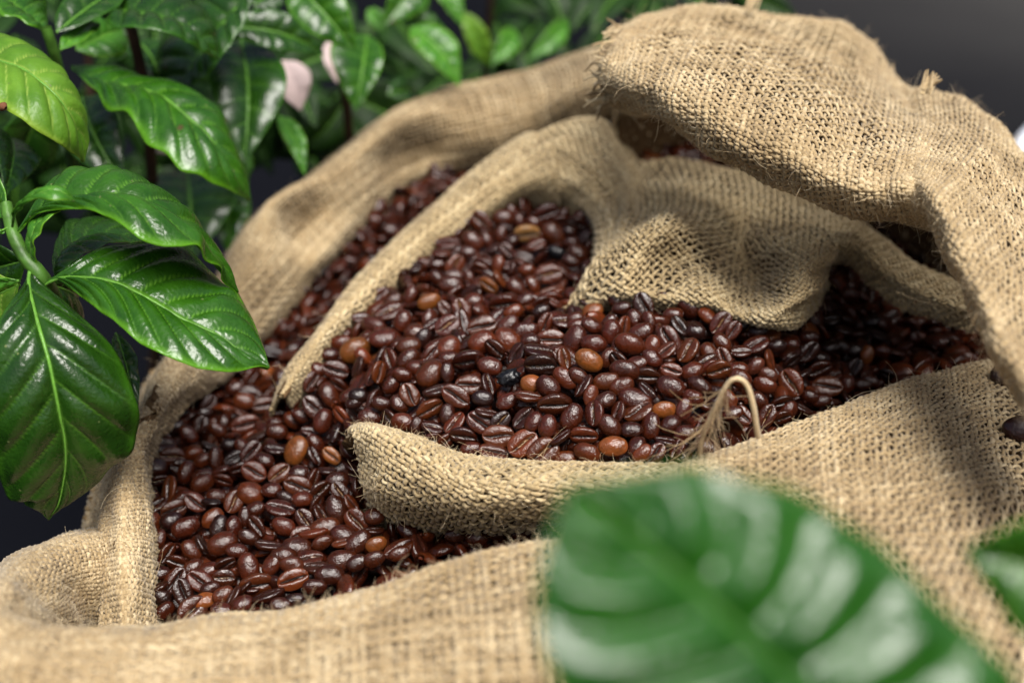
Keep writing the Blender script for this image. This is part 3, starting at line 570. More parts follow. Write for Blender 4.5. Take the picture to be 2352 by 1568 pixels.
LB = """880 380 48 205 s p;980 450 60 150 s p;780 330 -20 130 d r;1040 370 0 110 d k;1190 430 15 120 d e;1165 545 22 220 h d;1050 600 -8 150 h d;890 540 -50 170 d m;700 470 -30 150 d e;1290 660 -80 170 e r;1450 690 40 140 h k;1580 620 48 190 s e;1600 490 0 120 d d;1330 560 10 80 d k;620 620 62 210 h m;780 610 -60 120 d d;900 655 -65 160 s m;1020 740 0 100 d d;760 700 15 140 h e;1165 720 45 140 d p;1250 800 -20 100 d p;
470 770 -15 170 s m;645 780 18 190 d m;850 775 15 200 h m;700 885 -30 200 d m;1230 880 -15 190 d m;1440 870 -58 230 s m;1010 840 -30 200 d d;1190 1000 -40 160 d d;940 990 -60 150 d m;640 1010 -30 120 d d;1360 1040 25 180 h e;1610 980 -10 90 d d;1760 900 -5 230 s m;1690 760 20 200 h e;1920 890 80 160 d d;1990 740 60 160 s e;2090 650 80 150 d o;2230 620 0 90 d d;2130 360 10 140 d k;1800 330 0 140 h k;2130 860 -20 120 d d;2060 880 0 120 d e;1700 1030 10 130 d d;1560 1080 -30 180 e e;
1040 1130 -50 160 s m;1240 1140 65 190 s d;1430 1100 60 110 d d;1380 1160 20 120 h d;960 1110 10 100 d d;2290 800 -20 140 h k;1980 580 0 110 d k;1900 420 -20 140 e k;2200 470 -30 150 e k;1880 560 -20 100 d k;1560 780 30 130 e k;1780 570 10 120 d k;1700 660 0 110 d k"""
LC = """350 860 75 200 d d;530 700 60 190 s p;550 930 -50 240 s d;700 820 -65 230 d d;610 610 -20 110 d d;760 610 -15 230 s d;700 465 0 150 d d;930 425 28 290 d o;800 340 0 200 d m;890 830 30 180 d d;950 890 30 170 d k;820 1010 -55 180 h r;650 1060 70 220 d d;950 570 75 200 e e;780 740 -40 150 h d;560 130 25 190 h m"""
LD = """600 130 60 160 d e;740 230 60 200 s e;520 320 30 200 h e;1270 240 10 210 s m;990 90 20 150 d d;1080 190 -10 200 d m;1060 290 -25 200 e d;290 470 20 150 d e;480 130 0 120 d k;430 440 10 180 d k;560 500 -40 190 d d;700 330 0 150 d k;870 380 80 140 d e;820 460 -30 180 d m;670 410 60 120 s e;1090 400 15 250 s r;1190 500 28 220 e e;1380 470 -5 190 d d;1360 390 10 150 d d;1520 390 -35 180 d m;1600 300 -30 130 d d;1840 350 75 200 d d;1980 290 -55 190 h r;1920 515 38 230 s p;1690 440 -10 140 h e;2250 310 -5 200 d d;
1550 640 70 265 d o;1720 570 -50 180 d d;1870 680 -45 180 s o;2050 690 -45 260 e e;290 590 -5 260 h e;410 680 -10 220 s m;260 770 -10 210 d e;610 660 10 140 d r;690 730 25 150 d m;820 720 90 200 d d;980 690 30 140 s k;1150 660 50 220 s p;1370 640 0 150 h e;1060 590 -30 120 d d;940 590 0 90 d k;760 590 -20 130 e k;1280 740 -20 130 d d;1030 790 15 180 h e;540 850 70 210 d d;690 870 20 190 d d;890 920 -20 170 h d;1180 850 -25 220 s m;1395 830 40 210 s m;1580 830 10 130 d e;1720 890 70 190 h d;1720 700 -60 130 h e;
1830 810 0 170 e e;2070 800 -20 170 e e;1930 910 10 210 d p;2120 990 -80 220 e e;1580 970 -15 250 s m;390 1010 80 240 h m;290 900 10 140 h e;700 960 25 210 d m;830 1050 -10 190 d d;980 1090 60 210 s m;1135 1020 -15 240 d r;1330 1000 10 160 d d;1780 1010 40 200 h e;1955 1030 -60 200 s e;1460 1060 -30 170 d k;260 1140 35 220 h e;430 1170 22 230 s m;630 1130 -35 210 s m;520 1050 15 140 d d;780 1120 0 110 e k;1410 1160 -10 260 h d;1620 1100 0 120 d d;1180 1170 20 120 d d;1930 1190 -70 260 d e;2060 1140 -60 130 h m;
1740 1130 60 190 h e;1790 1230 -60 190 h e;1630 1260 -50 190 s e;2100 1270 -50 230 s m;2270 1260 10 160 d d;2310 1170 40 120 h m;240 1320 65 200 d r;420 1300 15 200 d k;790 1260 40 210 d r;840 1330 75 220 d k;990 1350 80 190 d d;550 1360 22 250 d d;1090 1250 90 160 d e;1190 1330 -60 210 h e;1440 1330 -30 220 d d;1600 1420 20 130 s p;1820 1370 15 260 d m;1120 1440 -30 170 d e;1990 1430 -15 230 d d;300 1460 75 180 d d;880 1490 28 270 d d;1300 1490 -5 240 e e;690 1480 -60 170 e k;1560 1510 -5 260 d d;
1790 1490 20 160 d d;1980 1500 20 110 e m;2130 1500 40 260 d e;2290 1500 20 190 d o"""
LE = """1540 620 55 200 h d;1770 610 -50 210 d d;2060 560 22 270 d d;2190 620 0 140 d d;1890 580 80 180 e e;1480 530 80 150 d d;1640 730 -20 180 h e;1780 760 30 140 d d;1930 780 20 130 d d;2080 740 20 200 h e;1620 880 62 250 s d;1850 880 -30 250 s d;1700 990 -75 250 s e;1490 830 10 150 d e;2080 880 -10 170 s e;2290 760 -75 260 d d;2070 1030 30 160 d m;1790 1160 45 290 s p;1900 1080 20 130 d o;1520 1150 40 190 d d;2300 940 5 170 h e;2160 1060 60 210 e e;1480 960 30 150 e e;2060 1170 0 160 d d;1500 1030 -30 130 d k;2250 1120 20 150 d d;1950 960 10 120 d e"""
L7 = """1630 840 -20 0 d d;1710 940 -5 170 d d;1810 860 12 180 e m;1970 890 20 150 d r;2045 930 35 150 d e;2180 940 20 160 d o;2290 960 28 170 h d;1640 1030 -5 150 d d;1780 1010 8 150 h d;1970 1030 10 170 d d;2060 1060 30 110 d e;2160 1040 20 120 d d;2150 850 0 90 e e;1450 1060 -60 190 d d;1570 1060 60 130 d d;1680 1050 -20 140 d p;1830 1080 5 150 e e;1480 1170 8 190 h m;1690 1150 20 170 s r;1900 1130 5 160 d e;1550 1240 20 180 e e;1310 1140 10 140 h e;1400 1190 45 130 e e;1290 1240 30 150 d d;1810 1180 0 130 d e;1420 1290 0 140 d d;1700 1260 10 120 d k;2300 1010 20 120 d d;1350 1280 40 120 h e;1620 1290 0 120 d e"""
L8 = """20 420 0 70 d m;70 465 -5 130 d d;175 440 0 95 d e;110 525 5 105 d d;250 475 50 70 d d;300 455 0 70 d e;365 450 -50 60 h d;410 440 60 75 h m;180 495 10 65 d p;260 500 0 70 d d;470 440 20 90 d d;430 480 20 80 d d;340 490 0 70 d e;20 530 40 80 s d"""
LF = """950 240 10 170 d e;1010 420 -50 200 d p;720 440 -15 230 d d;600 620 -48 290 s m;890 570 0 270 d d;1190 420 -75 230 h d;850 770 80 230 d d;1470 470 22 370 s d;1290 270 -55 230 e r;1850 370 20 200 e d;1200 780 8 320 h t;1550 740 -40 350 d m;1290 610 -30 210 d d;1100 620 -75 160 d d;390 650 60 190 d e;680 850 -70 200 d p;170 900 10 300 h d;500 870 -35 280 d d;440 990 -15 180 d p;750 960 30 170 e e;930 980 -50 180 s d;1330 930 20 230 h m;1590 990 -25 240 d b;1880 1010 -35 280 d d;1860 630 -15 260 h e;1790 1130 -20 230 d d;270 1190 55 290 s m;590 1210 -25 230 h m;820 1180 75 230 d m;1200 1260 -5 220 d r;1480 1290 8 350 s m;1180 1050 -20 180 h e;440 1320 -70 180 d d;210 1420 8 300 d d;700 1440 -40 260 h o;850 1380 -60 260 e r;1060 1430 -35 260 d d;1280 1420 -60 180 d r;1530 1480 14 310 e m;1700 1220 -40 240 e d;30 1160 0 170 d d;100 1040 -5 230 e d;1790 900 0 130 d p;1700 490 80 150 d d;1640 590 10 160 h d;1950 830 60 170 h e;2030 920 60 200 h d;1540 260 0 200 d e;1400 180 10 200 d e;1920 540 0 140 d d;1760 740 -20 170 d e;1000 850 30 120 d e;990 1240 70 130 e p;30 1330 -50 170 d d;2050 620 -80 190 d e"""
LISTED = []
for txt, (ou, ov), k in ((LA, (823.2, 588.), .35), (LB, (1411.2, 646.8), .275), (LC, (588., 705.6), .25), (LD, (294., 882.), .25), (LE, (0., 1117.2), .25), (L7, (0., 882.), .4), (L8, (941., 941.), .6), (LF, (999.6, 411.6), .1751)):
    for it in txt.replace('\n', '').split(';'):
        x, y, a, L, ty, co = it.split(); u, v = ou + float(x) * k, ov + float(y) * k; L = float(L) * k
        if L < 5: continue
        if txt is LA and u > 1630: continue
        if txt is LA and v < 680: continue
        if txt is LB and u < 1610: continue
        if txt is L8 and u < 941 + 130 * .6: continue
        if any((u - p[0])**2 + (v - p[1])**2 < (.30 * min(L, p[3]))**2 for p in LISTED): continue
        LISTED.append((u, v, float(a), L, ty, co))

def frame_of(zv, ang_vec):
    z = nrm(zv); x = ang_vec - z * (ang_vec * z).sum(-1, keepdims=True); x = nrm(x); y = np.cross(z, x); return x, y, z
beans = []      # centre, x, y, z axes, length, wscale, colour, shape, info
for u, v, a, L, ty, co in LISTED:
    F = FC if inpoly(PC, np.array(u), np.array(v)) else FL
    P, n = surfpt(F, np.array([u]), np.array([v])); P, n = P[0], n[0]
    d = float(F(u, v)); ln = L / 2352 * .72 * d * 1.09
    ln = min(max(ln, .0082), .0136)
    vd = nrm(CAM - P); ar = math.radians(a); ax = math.cos(ar) * RIGHT + math.sin(ar) * UP
    sd_ = nrm(np.cross(vd, ax)); tilt = {'s': random.uniform(-.25, .25), 'h': random.choice([-1, 1]) * random.uniform(.6, .85), 'e': random.choice([-1, 1]) * random.uniform(1.1, 1.35), 'd': math.pi + random.uniform(-.35, .35)}[ty]
    if ty == 'e': tilt = -abs(tilt) if math.cos(ar) * sd_[2] < 0 else abs(tilt)
    z = vd * math.cos(tilt) + sd_ * math.sin(tilt)
    ax = ax + vd * random.uniform(-.25, .25) + (n - vd * (n @ vd)) * .0
    x, y, z = frame_of(z, ax)
    ctr = P + n * random.uniform(.0006, .0030) + vd * (.0008 if ty in 'se' else 0)
    beans.append([ctr, x, y, z, ln, random.uniform(.92, 1.08), co, 10 if (co == 'b' and abs(u - 1173) < 20) else random.randrange(10), (u, v, a, L, ty, co), 0])
grid_h = {}
def near(p, r, R=.008):
    k0 = tuple(int(math.floor(q / R)) for q in p)
    for i in (-1, 0, 1):
        for j in (-1, 0, 1):
            for k in (-1, 0, 1):
                for q in grid_h.get((k0[0] + i, k0[1] + j, k0[2] + k), ()):
                    if (q[0] - p[0])**2 + (q[1] - p[1])**2 + (q[2] - p[2])**2 < r * r: return True
    return False
def put(p, R=.008): grid_h.setdefault(tuple(int(math.floor(q / R)) for q in p), []).append(tuple(p))
for b in beans: put(b[0])
ccdf = ['d'] * 52 + ['e'] * 20 + ['m'] * 13 + ['k'] * 4 + ['r'] * 5 + ['p'] * 6 + ['o'] * 1
def fill(layer, depth, r, tries, R=.008):
    for zn, poly, F in ZONES:
        pa = np.array(poly); lo, hi = pa.min(0), pa.max(0)
        u = rng.uniform(lo[0], hi[0], tries); v = rng.uniform(lo[1], hi[1], tries); m = inpoly(poly, u, v); u, v = u[m], v[m]
        P, n = surfpt(F, u, v)
        for i in range(len(u)):
            p = P[i] - n[i] * (depth + random.uniform(-.0008, .0008))
            if near(p, r): continue
            put(p)
            t = nrm(rng.normal(size=3)); t = nrm(t - n[i] * (t @ n[i]) * .75)
            zz = rng.normal(size=3); zz = nrm(nrm(zz) * .9 + n[i] * random.choice([-1.2, -1.0, .9, .2]))
            x, y, z = frame_of(zz, t)
            beans.append([p, x, y, z, random.uniform(.0090, .0126), random.uniform(.92, 1.1), random.choice(ccdf), random.randrange(10), None, layer, (u[i], v[i], F)])
fill(0, .0008, .0080, 26000)
nl0 = len(beans)
grid_h.clear(); fill(1, .0062, .0078, 16000)
grid_h.clear(); fill(2, .0110, .009, 9000)
# ---- single beans: all those read off the photograph, then the auto-placed top-layer ones nearest to the camera
def pxlen(b): return b[4] / np.dot(CAM - b[0], VIEW)
top_auto = [b for b in beans if b[8] is None and b[9] == 0]
top_auto.sort(key=lambda b: -pxlen(b))
listed = [b for b in beans if b[8] is not None]
listed.sort(key=lambda b: -pxlen(b))
print('beans listed', len(listed), 'auto top', len(top_auto), 'all', len(beans))
NSINGLE = 300
single = (listed + top_auto)[:NSINGLE]; sid = {id(b) for b in single}
rest = [b for b in beans if id(b) not in sid]
bean_mesh = []
for i, (V, F, seam, ch) in enumerate(SHAPES):
    o = mesh_np('coffee_bean', V, F, M_BEAN, None, True, {'seam': ('FLOAT', seam), 'chaff': ('FLOAT', ch)}); bean_mesh.append(o.data); bpy.data.objects.remove(o)
def uv_of(p):
    q = (p - CAM) @ ROT; d = -q[2]; return 1176 + q[0] / d / .72 * 2352, 784 - q[1] / d / .72 * 2352
COLN = {'k': 'blackish brown', 'd': 'dark brown', 'e': 'very dark brown', 'm': 'medium brown', 'r': 'reddish brown', 'o': 'light orange-brown', 'p': 'greyish purple-brown', 'b': 'charred black', 't': 'pale tan'}
def facing(z):
    c = float(z @ VIEW)
    return 'seam-up' if c > .8 else 'seam-tilted' if c > .25 else 'edge-on' if c > -.35 else 'dome-up'
def lean(x):
    a = math.degrees(math.atan2(x @ UP, x @ RIGHT)) % 180
    return ['level', 'right-leaning', 'upright', 'left-leaning'][int((a + 22.5) // 45) % 4]
LAND = [(1173, 878, 'the charred black bean'), (1223, 889, 'the small orange bean'), (1351, 840, 'the mottled orange bean'), (1525, 945, 'the orange bean near the string'), (820, 810, 'the big orange bean'),
 (682, 1042, 'the lower round orange bean'), (1130, 665, 'the broken orange bean'), (1207, 548, 'the pale tan bean'), (985, 705, 'the upper orange bean'), (872, 1260, 'the lowest orange bean'),
 (1407, 1032, 'the squarish orange bean'), (577, 1137, 'the lower reddish bean'), (1524, 698, 'the round bean by the bulge'), (1655, 750, 'the bean by the bulge tip'), (1805, 885, 'the cracked upright bean'),
 (1895, 895, 'the cracked wide bean'), (640, 925, 'the tip of the rim strip'), (810, 985, 'the left end of the front roll'), (345, 1180, 'the hairy near rim'), (445, 1400, 'the lowest heap corner'), (760, 1240, 'the lower heap middle'),
 (1270, 590, 'the chipped black bean'), (1210, 450, 'the top of the central heap'), (930, 640, 'the upper heap edge'), (1720, 800, 'the twin-ridged bean'), (400, 950, 'the shaded heap corner'), (1150, 1200, 'the front roll edge'), (2000, 830, 'the shadowed heap end')]
def where(u, v):
    d, lu, lv, nm = min(((u - a)**2 + (v - b)**2, a, b, c) for a, b, c in LAND); d = math.sqrt(d)
    if d < 14: return 'at ' + nm, nm, 0
    a = math.degrees(math.atan2(lv - v, u - lu)) % 360
    dr = ['right of', 'above right of', 'above', 'above left of', 'left of', 'below left of', 'below', 'below right of'][int((a + 22.5) // 45) % 8]
    k = 'just ' if d < 60 else 'two beans ' if d < 115 else 'three beans ' if d < 180 else 'well ' 
    return (k + dr).replace('three beans', 'three off').replace('two beans', 'two off') + ' ' + nm, nm, d
FIXED = {'b': 'shrivelled charred black coffee bean near the middle of the central heap'}
labels = {}
for b in single:
    u, v = uv_of(b[0]); sh = b[7]
    m = bpy.data.objects.new('coffee_bean', bean_mesh[sh]); C.objects.link(m)
    L = b[4]; M = Matrix(np.array([[*(b[1] * L)], [*(b[2] * L * b[5])], [*(b[3] * L * b[5])]]).T.tolist()).to_4x4(); M.translation = Vector(b[0]); m.matrix_world = M
    c = np.array(BEANCOL[b[6]]) * random.uniform(.8, 1.3) * np.array([1, random.uniform(.9, 1.15), 1]); m.color = (*c, 1)
    m['category'] = 'coffee bean'; m['group'] = 'roasted coffee beans in the sacks'
    lab = f"{COLN[b[6]]} {lean(b[1])} {facing(b[3])} bean {where(u, v)[0]}"
    labels.setdefault(lab, []).append(m); m['_n'] = (u, v)
for lab, os_ in labels.items():
    if len(os_) > 1:
        os_.sort(key=lambda o: o['_n'][1])
    pos = [tuple(o['_n']) for o in os_]
    for i, o in enumerate(os_):
        x = ''
        if len(os_) == 2:
            du, dv = pos[1][0] - pos[0][0], pos[1][1] - pos[0][1]
            if abs(dv) >= abs(du): x = ('upper ', 'lower ')[i]
            else: x = ('left-hand ', 'right-hand ')[i if du > 0 else 1 - i]
        elif len(os_) > 2: x = 'top ' if i == 0 else 'bottom ' if i == len(os_) - 1 else 'middle '
        full = x + lab
        if len(full.replace('-', ' ').split()) > 16: full = full.replace('very dark brown', 'dark').replace('greyish purple-brown', 'purplish').replace('light orange-brown', 'orange').replace('reddish brown', 'reddish').replace('dark brown', 'brown')
        if len(full.replace('-', ' ').split()) > 16: full = full.replace('seam-tilted', 'tilted').replace('the ', '')
        o['label'] = full; del o['_n']
    
# ---- all the other beans as one heap, with the packed mass beneath them
Vs, Fs, Ss, Cs, off = [], [], [], [], 0
for b in rest:
    V, F, seam, ch = LOWS[b[7] % 5]
    L = b[4]; R = np.stack([b[1] * L, b[2] * L * b[5], b[3] * L * b[5]])
    Vs.append(V @ R + b[0]); Fs.append(F + off); off += len(V); Ss.append(seam)
    c = np.array(BEANCOL[b[6]]) * random.uniform(.75, 1.3); Cs.append(np.tile([*c, 1], (len(V), 1)))
for zn, poly, F in ZONES[:2]:
    pa = np.array(poly); lo, hi = pa.min(0) - 40, pa.max(0) + 40; U, Vv = np.meshgrid(np.linspace(lo[0], hi[0], 60), np.linspace(lo[1], hi[1], 60), indexing='ij')
    P, n = surfpt(F, U.ravel(), Vv.ravel()); P = P - n * .0155
    m = inpoly(poly, U.ravel(), Vv.ravel()); Fq = grid_faces(60, 60); Fq = Fq[m[Fq].any(1)]; Ft = np.concatenate([Fq[:, [0, 1, 2]], Fq[:, [0, 2, 3]]])
    Vs.append(P); Fs.append(Ft + off); off += len(P); Ss.append(np.zeros(len(P))); Cs.append(np.tile([.012, .005, .004, 1], (len(P), 1)))
heap = mesh_np('coffee_beans', np.concatenate(Vs), np.concatenate(Fs), M_BEANS, None, True, {'seam': ('FLOAT', np.concatenate(Ss)), 'tint': ('FLOAT_COLOR', np.concatenate(Cs))})
heap['kind'] = 'stuff'; heap['label'] = 'dense heap of roasted coffee beans filling the sacks'; heap['category'] = 'coffee beans'
# three stray beans lying on the sacking at the right edge
for (u, v, d, a, L, lab) in ((2338, 985, .503, 15, .0112, 'dark coffee bean lying alone on the sack flank at the right edge'), (2306, 866, .545, -20, .0108, 'dark coffee bean resting where the flank meets the hanging roll')):
    P = W([u, v, d]); m = bpy.data.objects.new('coffee_bean', bean_mesh[1]); C.objects.link(m)
    ax = math.cos(math.radians(a)) * RIGHT + math.sin(math.radians(a)) * UP; x, y, z = frame_of(-VIEW + .2 * RIGHT, ax)
    M = Matrix(np.array([[*(x * L)], [*(y * L * 1.1)], [*(z * L * 1.1)]]).T.tolist()).to_4x4(); M.translation = Vector(P); m.matrix_world = M
    m.color = (.02, .006, .005, 1); tag(m, lab, 'coffee bean', 'roasted coffee beans in the sacks')
# ---------------------------------------------------------------- coffee plants
def zt(off, k, pts): return [(off[0] + p[0] * k, off[1] + p[1] * k, p[2]) for p in pts]
def Z1(*p): return zt((0, 0), .35, p)
def Z2(*p): return zt((588, 0), .35, p)
def Z4(*p): return zt((0, 352.8), .35, p)
def Z7(*p): return zt((0, 882), .4, p)
def Z8(*p): return zt((940.8, 940.8), .6, p)
def by_arc(P, n):
    D = catmull(P, 24); s = np.r_[0, np.cumsum(np.linalg.norm(np.diff(D, axis=0), axis=-1))]; t = np.linspace(0, s[-1], n)
    return np.stack([np.interp(t, s, D[:, k]) for k in range(3)], -1)
def leaf_mesh(parent, Mw, Lw, Rw, mat, nv=8, amp=.0012, arch=.10, wave=.0006, n=70, m=14, rib=.0009, sweep=.35, label=None, name='leaf', flip=1, ribvis=True, tri=False):
    """leaf blade from world-space midrib and two edges"""
    M = by_arc(Mw, n); L = by_arc(Lw, n); R = by_arc(Rw, n); t = np.linspace(0, 1, n)
    rowsV, vein, rim = [], [], []
    tang = nrm(np.gradient(M, axis=0))
    nn = np.cross(tang, nrm(R - L)); nn = nrm(nn) ; s = np.sign((nn * (CAM - M)).sum(-1)); s = np.sign(s.sum()) or 1; nn = nn * s * flip
    cols = np.concatenate([-np.linspace(1, 0, m + 1)[:-1], np.linspace(0, 1, m + 1)])
    ph0 = rng.uniform(0, 6.28, 6)
    for w in cols:
        a = abs(w); E = L if w < 0 else R; wd = np.linalg.norm(E - M, axis=-1)
        base = M + (E - M) * a + nn * (arch * np.sin(math.pi * a) * wd)[:, None]
        ph = t * (nv + .5) - sweep * a * nv / 3.6 + (0 if w < 0 else .35) + .06 * np.sin(9 * t + ph0[0])
        f = np.abs(((ph) % 1) - .5) * 2      # 1 at vein, 0 between
        env = np.clip(a * 5, 0, 1) * np.clip((1 - a) * 4, .12, 1) * np.sin(math.pi * np.clip(t, .02, .98))**.4
        q = (1 - f**(1.15 if tri else 2.2))
        h = amp * env * (q - .35)
        h = h + wave * a**2 * (np.sin(t * 17 + ph0[1] + w) + .7 * np.sin(t * 31 + ph0[2])) * np.sin(math.pi * t)
        h = h - .5 * amp * np.exp(-(a / .05)**2)
        rowsV.append(base + nn * h[:, None])
        vline = np.clip((f - .90) / .06, 0, 1) * np.clip(1.25 - a, 0, 1) * np.clip(a * 20, 0, 1)
        vein.append(np.clip(np.maximum(vline * .75, math.exp(-(a / .024)**2)), 0, 1)); rim.append(np.clip((a - .86) / .14, 0, 1) * np.ones(n))
    V = np.stack(rowsV, 1); F = grid_faces(n, len(cols))
    o = mesh_np(name, V.reshape(-1, 3), F, mat, parent, True, {'vein': ('FLOAT', np.stack(vein, 1).ravel()), 'rim': ('FLOAT', np.stack(rim, 1).ravel())})
    sm = o.modifiers.new('thickness', 'SOLIDIFY'); sm.thickness = .0003; sm.offset = 0
    if label: o['label'] = label
    if ribvis:
        v, f = tube(M + nn * (-.15 * amp), np.linspace(rib * .7, rib * .2, n), 6); mesh_np('midrib', v, f, M_RIB, o)
    return o
def leaf3(parent, mid, left, right, mat, **k): return leaf_mesh(parent, W(mid), W(left), W(right), mat, **k)
def leafa(parent, base, tip, wid, mat, roll=0., sag=.12, ddep=0., lop=1., **k):
    k.setdefault('nv', 6); k['amp'] = min(k.get('amp', .0012), .0007)
    """leaf from base and tip (u, v, d), width as a share of its length"""
    A, B = W(base), W(tip); L = np.linalg.norm(B - A); ax = nrm(B - A); vd = nrm(CAM - A); sd_ = nrm(np.cross(ax, vd)); n0 = np.cross(sd_, ax)
    side = sd_ * math.cos(roll) + n0 * math.sin(roll); up = nrm(np.cross(ax, side)); up = up * (1 if up @ vd > 0 else -1)
    t = np.linspace(0, 1, 13); mid = A + np.outer(t, B - A) + np.outer(np.sin(math.pi * t) * sag * L, up) + np.outer(np.sin(math.pi * t) * random.uniform(-.05, .05) * L, side)
    w = np.sin(math.pi * t**.82)**.8 * (1 - .35 * t**4); w[0] = .02; w[-1] = .0
    w = np.maximum(w, .01) * wid * L / 2
    fold = .25
    lft = mid - side * w[:, None] * lop + np.outer(w, up) * fold; rgt = mid + side * w[:, None] + np.outer(w, up) * fold
    return leaf_mesh(parent, mid, lft, rgt, mat, **k)
def stem(parent, pts, r0, r1, mat=None, name='stem', k=8):
    P = by_arc(W(pts), 24); v, f = tube(P, np.linspace(r0, r1, 24), k); return mesh_np(name, v, f, mat or M_STEM, parent)

# near left plant (in focus)
pA = empty('coffee_plant', 'coffee plant seedling at the left edge with sharp glossy leaves hanging over the sack rim', 'plant', 'coffee plants around the sacks')
stem(pA, Z4((40,330,.505),(70,470,.502),(100,560,.50),(170,690,.50),(240,760,.50),(300,850,.503),(350,940,.52)), .0022, .0032)
stem(pA, [(122,680,.52),(150,760,.60),(200,900,.68),(255,1010,.75)], .003, .004, M_WOOD)
leaf3(pA, Z4((290,860,.50),(340,830,.498),(420,810,.496),(600,812,.492),(780,850,.49),(1000,960,.488),(1200,1080,.488),(1400,1170,.49),(1550,1270,.492),(1690,1375,.495),(1768,1404,.496)),
      Z4((290,858,.50),(340,826,.50),(400,806,.50),(560,680,.502),(700,620,.508),(940,578,.518),(1200,600,.524),(1440,850,.522),(1560,900,.516),(1700,1200,.506),(1768,1404,.496)),
      Z4((290,862,.50),(340,834,.50),(410,850,.498),(560,960,.49),(700,1060,.482),(860,1205,.475),(1150,1350,.472),(1420,1432,.478),(1560,1432,.484),(1690,1396,.49),(1768,1406,.496)),
      G_MID, nv=9, amp=.0021, arch=.10, n=160, m=22, rib=.0010, sweep=.9, label='broad sharp leaf with deep veins pointing down right')
leaf3(pA, Z4((110,520,.50),(200,420,.498),(300,350,.494),(430,305,.49),(600,272,.487),(760,268,.486),(900,290,.487),(1020,345,.489),(1160,450,.493),(1280,570,.499),(1400,700,.505),(1490,810,.51),(1560,910,.515)),
      Z4((110,518,.50),(190,415,.50),(270,300,.502),(340,205,.506),(420,150,.51),(500,112,.513),(640,128,.514),(745,118,.515),(850,195,.514),(1000,290,.515),(1160,375,.517),(1330,555,.517),(1480,745,.517),(1560,910,.515)),
      Z4((112,524,.50),(205,428,.497),(270,395,.493),(350,370,.489),(500,364,.483),(620,380,.478),(740,440,.474),(850,525,.471),(950,580,.471),(1180,602,.476),(1300,606,.482),(1340,700,.49),(1440,750,.50),(1460,840,.508),(1560,910,.515)),
      G_MID, nv=9, amp=.0018, arch=.16, n=150, m=22, rib=.0009, sweep=.8, label='long arching leaf folded over the top of the stem')
leaf3(pA, Z4((200,745,.50),(190,850,.495),(220,1000,.487),(260,1150,.482),(295,1270,.48),(330,1400,.48),(362,1560,.482)) + Z7((348,200,.486),(372,320,.491),(378,450,.497),(365,560,.503),(335,690,.51),(280,775,.515)),
      Z4((196,745,.50),(160,850,.497),(80,960,.488),(-20,1120,.48),(-90,1320,.478)) + Z7((-80,60,.478),(-70,260,.484),(-20,470,.493),(25,610,.502),(60,665,.506),(110,640,.508),(150,690,.511),(215,720,.513),(278,776,.515)),
      Z4((206,745,.50),(240,800,.50),(340,910,.50),(440,990,.498),(570,1095,.494),(690,1210,.492),(790,1350,.492)) + Z7((770,60,.494),(800,175,.498),(785,285,.502),(755,395,.505),(640,470,.508),(560,565,.51),(420,670,.513),(310,735,.515),(282,776,.515)),
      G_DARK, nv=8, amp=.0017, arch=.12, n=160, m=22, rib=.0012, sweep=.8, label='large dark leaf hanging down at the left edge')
leaf3(pA, Z4((80,480,.49),(100,380,.475),(160,310,.465),(250,262,.46),(340,240,.458),(430,262,.46),(500,318,.465)),
      Z4((78,478,.49),(90,370,.475),(150,295,.467),(240,245,.462),(330,212,.46),(420,225,.461),(500,318,.465)),
      Z4((86,482,.49),(112,392,.475),(175,330,.464),(260,300,.458),(340,300,.455),(430,310,.458),(500,318,.465)),
      G_LIGHT, nv=6, amp=.0007, n=50, m=8, rib=.0007, label='small young leaf curling from the stem tip')
leaf3(pA, Z4((360,805,.52),(380,700,.53),(440,620,.54),(560,560,.55),(720,545,.555),(940,575,.56)),
      Z4((358,803,.52),(370,640,.545),(405,540,.56),(430,460,.575),(640,440,.585),(820,480,.58),(940,575,.56)),
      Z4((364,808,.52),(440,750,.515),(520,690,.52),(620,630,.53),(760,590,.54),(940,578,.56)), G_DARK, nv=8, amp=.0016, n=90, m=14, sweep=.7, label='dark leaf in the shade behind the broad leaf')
leaf3(pA, Z4((250,830,.505),(215,700,.50),(205,600,.496),(230,500,.495),(300,420,.495),(400,372,.493)),
      Z4((245,830,.505),(190,700,.50),(165,590,.50),(180,500,.50),(260,400,.50),(400,370,.493)),
      Z4((256,830,.505),(232,700,.497),(235,590,.492),(262,500,.49),(330,420,.49),(400,374,.493)), G_LIGHT, nv=6, amp=.0006, n=50, m=8, label='narrow pale leaf standing edge-on beside the stem')
leafa(pA, Z4((330,860,.51))[0], Z4((470,1000,.55))[0], .5, G_DARK, roll=.8)
leafa(pA, Z4((130,835,.51))[0], Z4((-200,770,.52))[0], .22, G_LIGHT, roll=.7)
leafa(pA, Z4((125,860,.52))[0], Z4((-260,930,.56))[0], .5, G_YEL, roll=.2, label='pale yellow-green underside of a leaf at the left edge')
leafa(pA, Z4((70,480,.50))[0], Z4((-120,520,.5))[0], .16, G_LIGHT, roll=.6)
leafa(pA, Z4((55,420,.505))[0], Z4((-30,-40,.54))[0], .36, G_MID, roll=.9, amp=.002)
leafa(pA, Z4((170,700,.53))[0], Z4((-200,740,.58))[0], .5, G_DARK, roll=.3)
leafa(pA, Z4((760,1180,.56))[0], Z7((790,190,.54))[0], .22, G_DARK, roll=.4)

